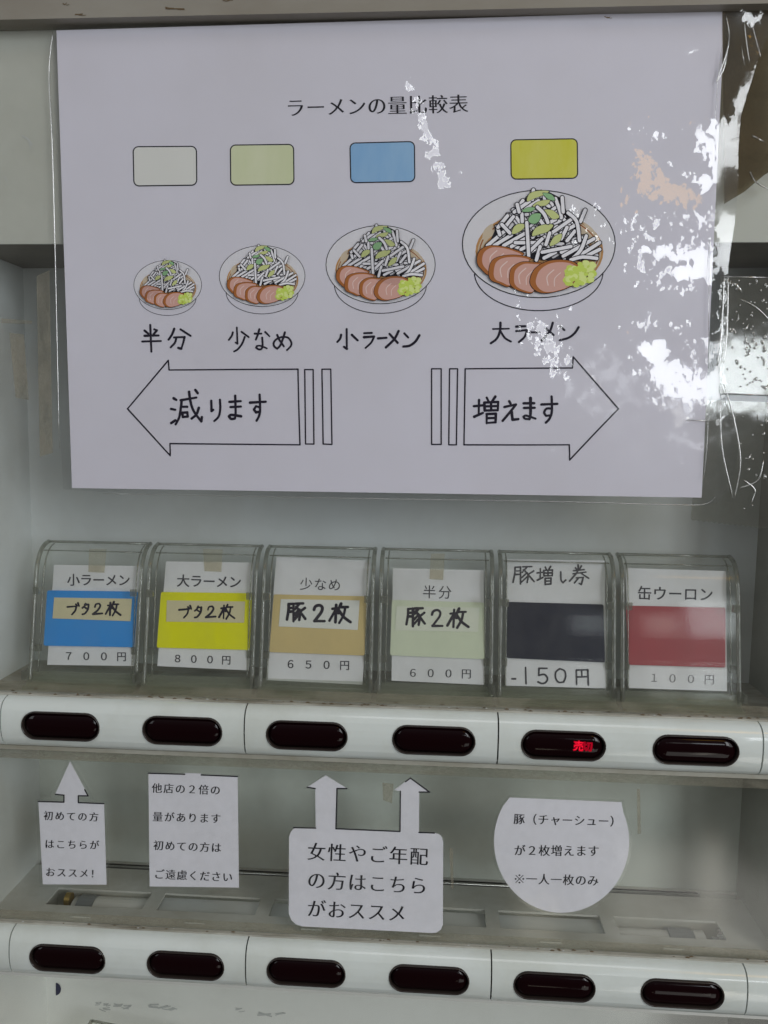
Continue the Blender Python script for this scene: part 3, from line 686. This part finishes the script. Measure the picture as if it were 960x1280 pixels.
# ================================================================== NOTICES TAPED TO THE LOWER WINDOW
def grow(P, d):
    P = [np.array(p, float) for p in P]; n = len(P); out = []
    area_ = sum(P[i][0]*P[(i+1) % n][1]-P[(i+1) % n][0]*P[i][1] for i in range(n)); sg = 1 if area_ > 0 else -1
    for i in range(n):
        a = P[i]-P[i-1]; b = P[(i+1) % n]-P[i]; a = a/(np.hypot(*a)+1e-9); b = b/(np.hypot(*b)+1e-9)
        m = np.array([a[1], -a[0]])+np.array([b[1], -b[0]]); m = m/(np.hypot(*m)+1e-9)
        c = max(.45, abs(m@np.array([a[1], -a[0]]))); out.append(tuple(P[i]+sg*m*d/c))
    return out
def notice(label, shape, film, lines, edges, h, group='paper notices on the lower window', extra=None):
    xs = [p[0] for p in shape]; ys = [p[1] for p in shape]
    root = empty('paper_notice', NOTICE.at((min(xs)+max(xs))/2, max(ys))); tag(root, label, 'notice', group)
    sheet('paper', shape, NOTICE, 0, .0004, PAPER, root)
    sheet('laminate_film', film, NOTICE, .0005, .0002, LAMI, root)
    for s, a, b, hh in lines: text('lettering', s, a, b, hh, NOTICE, .00012, 'mincho_h' if h > 20 else 'mincho_s', INK, root)
    if edges:
        pr = Print(NOTICE, .00012)
        for E_ in edges: pr.line([np.array(E_[0], float), (np.array(E_[0], float)+np.array(E_[1], float))/2, np.array(E_[1], float)], 1.7)
        pr.build('cut_line', [INK], root)
    adopt(root); return root
n1 = [(87.4,952),(110.2,994.8),(98,994.6),(98,1003.2),(129.8,1004.4),(133,1105.8),(53.5,1105.4),(48,1001.8),(80,1002.6),(80,993.9),(69,992.8)]
notice('small white paper notice cut with one upward arrow, leftmost on the lower window', n1, [(87.4,946),(115,992),(118,999),(134,1001.5),(137,1109),(50,1108.5),(44.5,998.5),(64,998),(64,990)],
    [('初めての方', (53.5,1019.5), (124.5,1021.5), 12.6), ('はこちらが', (55,1055), (125,1056.5), 12.6), ('おススメ！', (56,1090), (126,1092.5), 12.6)],
    [((48,1001.8),(80,1002.6)), ((98,1003.2),(129.8,1004.4)), ((80,993.9),(69.5,992.8)), ((98,994.6),(110,994.8)), ((98,994.6),(98,1003)), ((80,994),(80,1002.6)), ((110.2,994.8),(106,987))], 12)
n2 = [(185.5,966.8),(231,968.2),(231.3,966.4),(251.4,967),(251.6,969),(297,970.8),(298.5,1109.5),(187,1108)]
notice('tall rectangular white paper notice with four printed lines, second from the left', n2, grow([(185.5,966.5),(297,970.5),(298.5,1109.5),(187,1108)], 2.6),
    [('他店の２倍の', (189,985), (276.5,988), 13.4), ('量があります', (190,1020.8), (277,1023.5), 13.4), ('初めての方は', (191,1056.5), (277.5,1060), 13.4), ('ご遠慮ください', (192,1092.5), (291.5,1096.8), 13.6)],
    [((185.5,966.4),(231,967.8)), ((251.6,968.6),(297,970.5))], 12)
n3 = [(372,1034.6),(394.7,1035.2),(394,985.6),(384,984),(407,969.3),(433.5,985.6),(421.3,985.6),(420,1036),(500,1039.6),(500.4,989),(493,987.4),(513,972.5),(537,990),(524,990),(523.7,1040.6),(543,1041.3),
      (549,1043),(552.5,1047),(554,1053),(553.6,1156),(551,1162),(546,1165.6),(540,1166.3),(378,1158),(370,1155.5),(364,1150),(361,1142),(361.3,1046),(363.5,1040),(367,1036)]
notice('large rounded white paper notice with two upward arrows, middle of the lower window', n3, grow(n3, 2.2),
    [('女性やご年配', (383,1064.5), (536.5,1071.5), 24.5), ('の方はこちら', (383,1100), (535.5,1108), 24.5), ('がおススメ', (383,1135.5), (509,1142.5), 24.5)],
    [((367,1034.4),(394.7,1035)), ((394,985.6),(384,984)), ((433.5,985.6),(421.3,985.6)), ((421.3,985.6),(420,1036)), ((420,1035.8),(500,1039.2)), ((500.4,989),(500,1039)), ((513,972.5),(537,990)), ((537,990),(524,990)), ((523.7,1040.4),(543,1041.1)), ((507,977),(513,972.5))], 22)
n4 = [(637,997),(777,1002.8)]+[(702+84.5*math.cos(t), 1052+89*math.sin(t)) for t in np.linspace(-.42, math.pi+.52, 44)]
notice('round white paper notice with a flat top, rightmost on the lower window', n4, grow(n4, 3.2),
    [('豚（チャーシュー）', (641.5,1023.8), (777,1027), 14.6), ('が２枚増えます', (642,1063), (749.5,1064), 15), (' 一人一枚のみ', (641.5,1098.3), (749,1101), 14.8)], None, 14)

pr = Print(NOTICE, .00012)
for d in ((-4.6, -4.6, 4.6, 4.6), (-4.6, 4.6, 4.6, -4.6)): pr.line([(649.3+d[0], 1098.5+d[1]), (649.3, 1098.5), (649.3+d[2], 1098.5+d[3])], .8)
for d in ((0, -4.6), (0, 4.6), (-4.8, 0), (4.8, 0)): pr.line([(649.1+d[0], 1098.5+d[1]), (649.3+d[0], 1098.5+d[1]), (649.5+d[0], 1098.5+d[1])], 2.0)
_n4 = [o for o in COL.objects if o.name.startswith('paper_notice')][-1]
pr.build('lettering', [INK], _n4); adopt(_n4)
# ================================================================== THE POSTER
pq = [(70.5,38),(906,13),(877,622),(90,610)]
poster = empty('poster', POSTER.at(483, 616)); tag(poster, 'large white ramen size comparison poster with four drawn bowls and two big arrows', 'poster')
sheet('paper', pq, POSTER, 0, .0005, POSTER_PAPER, poster)
text('lettering', 'ラーメンの量比較表', (356.5,135.5), (586,130), 25.5, POSTER, .00015, 'mincho_h', INK, poster)
SW = [((166.5,183.5),(245.5,183),(246,231.5),(167.5,232.5),'pale grey', (.77,.775,.73),(.79,.795,.75)), ((288,181.5),(367,180.5),(367.5,230.5),(288.5,231.5),'pale yellow green', (.68,.73,.46),(.75,.78,.55)),
      ((437.5,179),(518,177),(518.5,227),(438.5,228.5),'light blue', (.24,.47,.76),(.34,.56,.80)), ((638.5,175),(721.5,173.5),(722,222.8),(639,224),'yellow', (.70,.68,.045),(.76,.74,.16))]
for a, b, c, d, nm, c1, c2 in SW:
    q = [np.array(p, float) for p in (a, b, c, d)]; R = 6.5; out = []
    for i in range(4):
        p, pv, nx = q[i], q[i-1], q[(i+1) % 4]; u = (pv-p)/np.hypot(*(pv-p)); v = (nx-p)/np.hypot(*(nx-p)); c_ = p+(u+v)*R
        for t in np.linspace(0, math.pi/2, 6): out.append(c_-v*R*math.cos(t)-u*R*math.sin(t))
    ms = mat('pencil_'+nm.replace(' ', '_'), c1, .7, .2, 1, 55, c2, stretch=(1, 1, .35), lo=.3, hi=.7)
    pr = Print(POSTER, .00012); pr.poly(out, 0); pr.ring(out, 1.5, 1)
    o = pr.build('colour_swatch', [ms, INK], poster); o['label'] = nm+' rounded colour swatch'
hwp = lambda g, o, s, w_: handwriting('handwriting', [G[x] for x in g], o, s, POSTER, .00015, w_, MARKER, poster)
hwp(['半分'], (165,395), 12, 2.6); hwp(['少なめ'], (280,400), 10.667, 2.3); hwp(['小ラーメン'], (415,400), 8.348, 2.6); hwp(['大ラーメン'], (605,395), 7.68, 2.5)
hwp(['減り'], (205,480), 7.385, 2.9); hwp(['増', 'え', 'ま', 'す'], (585,485), 8.348, 2.9)
def arrow(P, bars, label):
    pr = Print(POSTER, .00015)
    for i in range(len(P)):
        a, b = np.array(P[i], float), np.array(P[(i+1) % len(P)], float); m_ = (a+b)/2+np.random.default_rng(i).uniform(-.25, .25, 2); pr.line([a, m_, b], 1.7, 0, 1.9)
    for x0, y0, x1, y1, x2, y2, x3, y3 in bars:
        Q = [np.array(p, float) for p in ((x0, y0), (x1, y1), (x2, y2), (x3, y3))]
        for i in range(4): pr.line([Q[i], (Q[i]+Q[(i+1) % 4])/2, Q[(i+1) % 4]], 1.7)
    o = pr.build('drawn_arrow', [MARKER], poster); o['label'] = label
arrow([(159.5,511),(210.5,450.5),(211.5,462.5),(372.5,461.5),(375,556),(212.5,554.5),(212.8,569.5)], [(381,462,391.5,462,392.5,555,382,555), (402.5,461.5,413.5,461.5,415,555.5,404,555)], 'hand drawn outline arrow pointing left')
arrow([(581.5,461),(715.5,460),(716.5,446),(773,511),(712,575),(711.5,556),(580,556)], [(539.5,461,551.5,461,551.5,555.5,539.5,555.5), (562,461,572,461,570.5,556,561,556)], 'hand drawn outline arrow pointing right')

# bowls: one drawing in its own units, printed four times at four sizes
def flat(nm, c): return mat(nm, c, .6, .3)
BM_ = [INK, flat('print_white', (.80, .79, .83)), flat('print_brown', (.38, .13, .03)), flat('print_pink', (.62, .355, .30)), flat('print_lime', (.56, .70, .12)), flat('print_leaf', (.55, .60, .25)),
       flat('print_green', (.26, .48, .24)), flat('print_soup', (.56, .29, .10)), flat('print_pale_pink', (.76, .60, .56)), flat('print_light_lime', (.70, .80, .28)), flat('print_cream', (.66, .55, .40))]
STR = [[(205,365),(300,285)],[(240,365),(330,310)],[(290,365),(420,290)],[(330,370),(400,330)],[(380,385),(505,320)],[(255,265),(270,310)],[(310,210),(260,270)],[(340,215),(300,265)],[(390,130),(350,190)],
 [(430,130),(345,190)],[(385,200),(387,240)],[(440,125),(445,75)],[(560,120),(585,190),(590,220)],[(595,115),(600,190)],[(715,180),(690,240)],[(640,230),(540,300)],[(660,260),(590,300)],[(620,270),(590,330)],[(660,290),(620,340)],
 [(350,350),(470,350)],[(530,300),(510,360)],[(480,370),(460,440)],[(500,430),(560,400)],[(420,400),(490,330)],[(360,150),(370,190)],[(520,250),(560,230)],[(470,220),(500,260)],[(280,255),(322,300)],[(465,165),(500,200),(520,245)],
 [(410,245),(415,330),(420,420)],[(625,195),(670,240),(685,340)],[(590,400),(700,360)],[(600,420),(760,330)],[(680,420),(790,350)],[(700,430),(790,385)],[(490,400),(640,370)],[(720,315),(690,390),(640,440)],[(640,440),(700,425),(775,432)]]
LEAF = [([(412,135),(425,95),(470,80),(525,82),(500,100),(455,118)],5),([(440,160),(465,138),(505,128),(532,130),(510,155),(470,160)],5),([(385,187),(415,166),(455,170),(430,188)],6),([(418,228),(440,202),(482,200),(475,235),(450,252),(425,245)],6),
 ([(335,305),(342,270),(370,252),(402,258),(380,288)],5),([(438,315),(455,275),(500,256),(548,258),(520,292),(480,305)],5),([(500,180),(545,182),(580,215),(548,228),(520,205)],5),([(530,367),(552,320),(592,305),(580,345)],5),([(495,92),(540,100),(556,130),(520,122)],6)]
MEAT = [[(152,455),(160,400),(205,368),(270,368),(340,385),(395,410),(330,430),(250,440),(215,515),(180,495)],[(212,510),(225,450),(270,422),(350,415),(430,430),(400,455),(340,470),(322,575),(260,560),(225,545)],
 [(320,540),(330,485),(380,452),(440,452),(500,460),(460,480),(430,530),(440,610),(370,600),(330,575)],[(427,550),(450,490),(510,450),(590,440),(660,455),(690,500),(640,575),(560,605),(490,612),(445,590)]]
def bowl(x0, x1, y0, y1, label, lw=5.4):
    pr = Print(POSTER, .00012, lambda p: (x0+(p[0]-75)/798*(x1-x0), y0+(p[1]-75)/628*(y1-y0)))
    R = np.random.default_rng(3)
    ell = lambda cx, cy, rx, ry, n=48, a0=0, a1=2*math.pi: [np.array([cx+rx*math.cos(t), cy+ry*math.sin(t)]) for t in np.linspace(a0, a1, n, endpoint=a1-a0 < 6)]
    b = ell(473, 500, 336, 203, 26, .06, math.pi-.06)
    for i in range(0, len(b)-1, 5): pr.line(b[i:i+6], lw)
    pr.poly(ell(474, 355, 399, 280), 1); pr.ring(ell(474, 355, 399, 280), lw)
    pr.poly(ell(477, 395, 334, 212, 40), 7); pr.poly(ell(477, 397, 322, 202, 40), 10); pr.ring(ell(477, 397, 312, 194, 40), 7, 2)
    pr.poly(ell(470, 420, 300, 180, 36), 7)
    for q in ([(180,330),(190,280),(235,250),(215,320)], [(700,240),(750,270),(790,330),(760,310)]): pr.poly(catmull(q, 4, True), 10)
    pr.poly([np.array(p) for p in ((205,372),(250,270),(310,205),(380,140),(430,85),(520,80),(600,120),(620,190),(650,250),(710,330),(755,380),(740,435),(600,450),(400,430))], 0)
    S2 = []
    for k in range(150):
        t = R.uniform(0, 1); cx = 470+R.uniform(-1, 1)*(60+230*t); cy = 110+t*300; a = R.uniform(-1.1, 1.1)+(math.pi/2 if R.random() < .45 else 0); l = R.uniform(28, 55)
        S2.append([(cx-l*math.cos(a), cy-l*math.sin(a)*.8), (cx+R.uniform(-6, 6), cy+R.uniform(-6, 6)), (cx+l*math.cos(a), cy+l*math.sin(a)*.8)])
    S2 = [s for s in S2 if all(190 < p[0] < 800 and p[1] > 75+abs(p[0]-480)*.62 and p[1] < 450 for p in s)]
    for i, s in enumerate(S2+STR):
        c = catmull(s, 4) if len(s) > 2 else [np.array(s[0], float), (np.array(s[0], float)+np.array(s[1], float))/2, np.array(s[1], float)]
        wd = 20 if i < len(S2) else 21
        pr.line(c, wd+lw*1.1, 0); pr.line(c, wd-lw*.6, 1)
        if i == len(S2)+27:
            for P, mi in LEAF:
                q = catmull(P, 4, True); ce = sum(q)/len(q); pr.poly([ce+(p-ce)*1.10 for p in q], 0); pr.poly(q, mi)
    for P in MEAT:
        q = catmull(P, 5, True); ce = sum(q)/len(q)
        pr.poly([ce+(p-ce)*1.035 for p in q], 0); pr.poly(q, 2)
        inn = [ce+np.array([11, 3])+(p-ce)*np.array([.84, .90]) for p in q]; pr.poly(inn, 3)
        pr.line(catmull([ce+np.array([-25, 45]), ce+np.array([-30, 0]), ce+np.array([5, -35])], 5), 5, 8)
        pr.line(catmull([ce+np.array([8, 50]), ce+np.array([10, 10]), ce+np.array([40, -20])], 5), 4, 8)
    for k in range(85):
        a = R.uniform(0, 6.28); r_ = math.sqrt(R.uniform(0, 1)); cx, cy = 690+r_*84*math.cos(a)+r_*10*math.sin(a), 512+r_*56*math.sin(a)-r_*22*math.cos(a); rr = R.uniform(12, 20)
        pr.poly(ell(cx, cy, rr, rr*.8, 9), 4 if R.random() < .6 else 9)
    o = pr.build('bowl_drawing', BM_, poster); o['label'] = label
bowl(167.4, 252, 325.5, 394.3, 'smallest drawn ramen bowl', 5.8); bowl(274.2, 381.3, 307, 392.4, 'second smallest drawn ramen bowl', 5.6)
bowl(407.5, 544, 282, 391.7, 'second largest drawn ramen bowl', 5.6); bowl(578, 769, 238, 388.4, 'largest drawn ramen bowl', 5.6)
adopt(poster)

# ================================================================== PLASTIC SLEEVE ROUND THE POSTER
sl = empty('plastic_sleeve', POSTER.at(490, 634)); tag(sl, 'clear crinkled plastic sleeve covering the poster, shiny at its right edge', 'plastic sleeve')
def pin(P, X, Y):
    ins = np.zeros(X.shape, bool); n = len(P)
    for i in range(n):
        x1, y1 = P[i]; x2, y2 = P[(i+1) % n]
        c = ((y1 > Y) != (y2 > Y)) & (X < (x2-x1)*(Y-y1)/(y2-y1+1e-9)+x1); ins ^= c
    return ins
def dist_line(P, X, Y):
    D = np.full(X.shape, 1e9)
    for i in range(len(P)-1):
        a = np.array(P[i][:2], float); b = np.array(P[i+1][:2], float); ab = b-a
        t = np.clip(((X-a[0])*ab[0]+(Y-a[1])*ab[1])/(ab@ab+1e-9), 0, 1); D = np.minimum(D, np.hypot(X-a[0]-t*ab[0], Y-a[1]-t*ab[1]))
    return D
def dist_poly(P, X, Y):
    d = dist_line(P+[P[0]], X, Y); return np.where(pin(P, X, Y), -d, d)
# glare zones put into the film's normals: outline or streak in photo units, normal tilt there (across, up), strength
WH = 'W'; OR = 'O'
GLARE = [
 ('P', [(898,345),(908,345),(906,420),(903,475),(905,530),(897,530),(895,460)], 0, 'C', .95),
 ('P', [(640,392),(668,396),(700,405),(712,440),(716,470),(690,474),(664,444),(648,420)], 0, 'C', .62), ('P', [(632,338),(690,328),(712,350),(700,372),(650,374)], 0, 'C', .55),
 ('P', [(770,262),(900,262),(900,366),(800,366),(765,330)], 0, 'C', .40), ('P', [(782,395),(900,400),(900,535),(820,515),(785,460)], 0, 'C', .38), ('P', [(690,250),(745,255),(765,300),(725,318),(695,285)], 0, 'C', .50),
 ('L', [(511,106),(522,132),(532,168),(545,190),(552,222),(556,232)], 8, 'C', .80), ('L', [(532,188),(541,202)], 4, 'C', .58), ('L', [(522,120),(536,142)], 5, 'C', .5), ('L', [(568,190),(569,196)], 1.5, 'C', .75), ('L', [(568,208),(574,218)], 2, 'C', .7),
 ('L', [(878,61),(885,60)], 2.5, 'W', .95), ('L', [(853,69),(872,64)], 3, 'w', .8),
 ('P', [(771,163),(800,156),(832,165),(833,176),(815,180),(790,170)], 0, 'W', .66),
 ('P', [(852,163),(870,160),(895,148),(900,212),(888,208),(875,198),(867,175)], 0, 'W', .95),
 ('L', [(826,199),(845,211),(862,222)], 3, 'W', .62), ('P', [(862,218),(892,220),(892,240),(884,249),(875,244),(868,230)], 0, 'W', .85),
 ('P', [(826,262),(890,268),(893,287),(870,284),(835,275)], 0, 'W', .8),
 ('P', [(800,307),(887,303),(903,327),(895,366),(874,352),(842,353),(837,340),(858,329),(826,327),(805,316)], 0, 'W', .9),
 ('P', [(794,427),(812,420),(829,422),(840,438),(850,451),(882,462),(899,470),(900,520),(890,510),(858,507),(837,496),(810,483),(800,450)], 0, 'W', .84),
 ('L', [(788,273),(778,285),(770,303)], 3.5, 'W', .68), ('L', [(770,318),(775,340)], 3, 'W', .60), ('L', [(712,460),(728,474),(742,490)], 2, 'W', .52), ('L', [(726,426),(735,452),(742,480)], 3, 'W', .50),
 ('P', [(704,256),(737,262),(740,272),(718,282),(702,272)], 0, 'C', .56), ('P', [(641,292),(664,290),(668,312),(648,312)], 0, 'C', .54),
 ('P', [(748,300),(768,300),(768,318),(752,322)], 0, 'C', .56), ('P', [(644,340),(670,330),(690,345),(700,362),(680,366),(655,366)], 0, 'C', .50), ('P', [(706,338),(726,336),(726,350),(710,354)], 0, 'C', .48),
 ('L', [(643,350),(643,366),(648,380),(653,392)], 4, 'W', .64), ('P', [(640,392),(668,400),(690,405),(700,430),(704,462),(690,466),(672,440),(655,420)], 0, 'C', .55), ('L', [(690,396),(718,382)], 4, 'C', .52),
 ('L', [(752,406),(776,409)], 2.5, 'W', .66), ('L', [(757,434),(757,443)], 1.8, 'W', .75), ('L', [(777,523),(808,524)], .8, 'W', .62), ('P', [(760,408),(790,395),(800,420),(770,430)], 0, 'o', .42),
 ('L', [(865,538),(872,560)], 2.5, 'w', .8), ('L', [(845,560),(852,575)], 2, 'w', .6), ('P', [(834,540),(856,534),(858,548),(836,552)], 0, 'w', .40),
 ('P', [(762,165),(785,150),(812,147),(812,156),(788,158),(768,172)], 0, 'O', .62), ('P', [(832,149),(862,150),(897,145),(890,155),(862,160),(840,158)], 0, 'O', .66),
 ('P', [(790,185),(802,187),(815,200),(842,225),(872,240),(880,252),(862,264),(836,262),(812,252),(797,237),(785,212)], 0, 'O', .98), ('P', [(775,228),(786,232),(797,258),(798,268),(785,272),(774,262),(772,240)], 0, 'O', .60),
 ('P', [(728,276),(740,262),(752,278),(745,300)], 0, 'O', .36),
 ('P', [(893,164),(903,150),(914,160),(918,130),(928,104),(945,82),(960,68),(960,90),(938,108),(927,132),(922,165),(921,240),(917,300),(912,345),(904,345),(897,300),(892,240)], 0, 'W', 1.3),
 ('P', [(884,462),(899,466),(900,520),(894,518),(886,500)], 0, 'W', 1.2), ('L', [(903,350),(900,400),(897,455)], 1.6, 'W', 1.1),
 ('P', [(926,14),(936,20),(949,22),(948,27),(940,31),(932,25)], 0, 'W', 1.1), ('L', [(930,40),(948,75)], 4, 'O', .6)]
# normal tilt aimed at a lamp in each kind of zone: (across, up) at x = .405, z = .28, easing off across the zone
TILT = {'W': (.164, .03), 'w': (.125, .03), 'C': (.34, -.008), 'O': (.105, .31), 'o': (.07, .31)}
px0, px1, py0, py1 = 62., 962., 30., 636.; st = 1.8
nx, ny = int((px1-px0)/st)+1, int((py1-py0)/st)+1
GX, GY = np.meshgrid(np.linspace(px0, px1, nx), np.linspace(py0, py1, ny))
# right hand edge of the sleeve and its top edge follow the buckled film
edgeR = np.interp(GY, [30, 60, 100, 165, 240, 300, 345, 420, 450, 480, 520, 580, 615, 636], [962, 962, 944, 924, 921, 916, 910, 907, 904, 905, 914, 920, 914, 895])
edgeL = np.interp(GY, [30, 45, 95, 180, 330, 560, 636], [68, 67, 62, 66, 70, 76, 80])
U = (GX-px0)/(px1-px0); GX = edgeL+U*(edgeR-edgeL)
topY = np.interp(GX, [60, 906, 962], [34, 11, 8]); botY = np.interp(GX, [60, 130, 850, 885, 962], [610, 615, 632, 631, 615])
Vv = (GY-py0)/(py1-py0); GY = topY+Vv*(botY-topY)
XW = np.zeros(GX.shape); ZW = np.zeros(GX.shape)
for j in range(GX.shape[0]):
    for i in range(GX.shape[1]):
        q = POSTER.at(GX[j, i], GY[j, i]); XW[j, i] = q[0]; ZW[j, i] = q[2]
mask = np.zeros(GX.shape); til = np.zeros(GX.shape+(3,)); wsum = np.zeros(GX.shape)
for kind, P, wd, tp, s in GLARE:
    D = dist_line(P, GX, GY)-wd if kind == 'L' else dist_poly(P, GX, GY)
    f = 1/(1+np.exp(np.clip(D/(3.2 if kind == 'L' else 5.5), -30, 30)))*s*((1.35 if tp == 'W' else 1.15) if kind == 'P' else 1.15)
    tx, tz = TILT[tp]
    t3 = np.stack([tx-1.15*(XW-.405), 0*XW, tz-1.25*(ZW-.28)], -1)
    upd = f > mask; mask = np.where(upd, f, mask); til[upd] = t3[upd]
rr_ = np.clip((GX-780)/140, 0, 1)
base = POSTER
V = []
for j in range(GX.shape[0]):
    for i in range(GX.shape[1]):
        x, y = GX[j, i], GY[j, i]; a = rr_[j, i]
        lift = .0011+.00025*math.sin(x*.021+y*.013)+.0001*math.sin(x*.06-y*.045)+a*a*.0012*(1+math.sin(y*.045+x*.03))
        V.append(base.at(x, y, lift))
H0, W0 = GX.shape
F = [[j*W0+i, (j+1)*W0+i, (j+1)*W0+i+1, j*W0+i+1] for j in range(H0-1) for i in range(W0-1)]
so = pyd('film', V, F, SLEEVE, sl, smooth=True)
a = so.data.attributes.new('tilt', 'FLOAT_VECTOR', 'POINT'); a.data.foreach_set('vector', til.reshape(-1))
a = so.data.attributes.new('glare_mask', 'FLOAT', 'POINT'); a.data.foreach_set('value', mask.reshape(-1))
nrm = so.data.polygons[0].normal
if nrm.y > 0: so.data.flip_normals()
def crease(pts, r, off=.0022, parent=sl, m=None, nm='crease'):
    q = catmull([np.array(p, float) for p in pts], 5) if len(pts) > 2 else [np.array(p, float) for p in pts]
    n = len(q); rad = [r*(.35+.65*math.sin(math.pi*(i+.5)/n)) for i in range(n)]
    return tube(nm, [POSTER.at(p[0], p[1], off) for p in q], rad, m or CREASE, parent, 8)
crease([(67,40),(62,92),(66,180),(70,330),(75,560)], .00035, .0008)
crease([(130,617),(400,622),(700,627),(850,631),(883,629),(893,621)], .00030, .0010)
for c, r in (([(906,22),(910,45),(906,70),(893,106)], .0004), ([(909,60),(903,88),(893,106)], .0004), ([(929,31),(931,50),(935,80)], .0004), ([(925,60),(929,84)], .0003), ([(904,345),(900,420),(895,458)], .0005), ([(909,345),(907,420),(903,455)], .0005),
             ([(903,480),(915,520),(924,575),(917,622)], .0005), ([(899,500),(901,560),(915,622)], .0005), ([(857,525),(889,526)], .0004), ([(884,520),(882,560),(878,600)], .0002), ([(885,300),(884,460)], .0002), ([(892,160),(896,100),(901,60)], .0002)):
    crease(c, r)
adopt(sl)

# ================================================================== CLEAR TAPES OVER THE RIGHT END
def zig(x0, x1, y0, y1, step=3.2, amp=1.6):
    n = int(abs(x1-x0)/step); return [(x0+(x1-x0)*i/n, y0+(y1-y0)*i/n+(amp if i % 2 else 0)) for i in range(n+1)]
def tape_piece(label, poly, m, off, bubbles=0, region=None, lines=()):
    cx = sum(p[0] for p in poly)/len(poly); cy = max(p[1] for p in poly)
    root = empty('packing_tape', POSTER.at(cx, cy)); tag(root, label, 'tape', 'strips of tape at the right end of the window')
    sheet('film', poly, POSTER, off, .0003, m, root)
    for l in lines: crease(l, .00045, off+.0003, root)
    if bubbles:
        V, F = [], []; R = random.Random(11)
        for k in range(bubbles):
            x = R.uniform(region[0], region[2]); y = R.uniform(region[1], region[3]); a = R.uniform(0, 3.14); L_ = R.choice([0, 0, 1, 2.5, 5]); r = R.uniform(.0005, .0012)
            c = [POSTER.at(x+L_*math.cos(a+q*.5)*q, y+L_*math.sin(a+q*.5)*q*1.4, off+.0002) for q in (-1, 0, 1)] if L_ else [POSTER.at(x-1, y, off+.0002), POSTER.at(x, y, off+.0004), POSTER.at(x+1, y, off+.0002)]
            v, f = tube_geo(c, [r*.5, r, r*.5], 7); b = len(V); V += v; F += [[b+i for i in q] for q in f]
        o = pyd('air_bubbles', V, F, CREASE, root, smooth=True); o['kind'] = 'stuff'
    adopt(root); return root
tape_piece('added olive tape darkening the panel beside the poster, topmost at the right end', [(903,14),(975,12),(975,208),(955,219),(930,240),(905,255)], OLIVETAPE, .0004, lines=([(938,25),(946,55),(950,72)], [(940,170),(955,178)], [(937,215),(944,228),(962,238)]))
tape_piece('clear packing tape full of air bubbles beside the poster arrow', [(900,345),(975,346),(975,494),(900,492)], TAPE, -.0003, 75, (908, 350, 962, 488), lines=([(906,346),(970,347)], [(906,492),(970,494)], [(926,374),(945,384),(962,400)]))
tape_piece('clear packing tape with a torn saw-tooth lower edge, lowest at the right end', [(885,500),(975,503)]+zig(975, 864, 662, 649)+[(868,600)], TAPE, -.0008, 16, (915, 520, 962, 640), lines=([(925,610),(948,600),(955,575)], [(930,600),(944,612),(940,628)]))
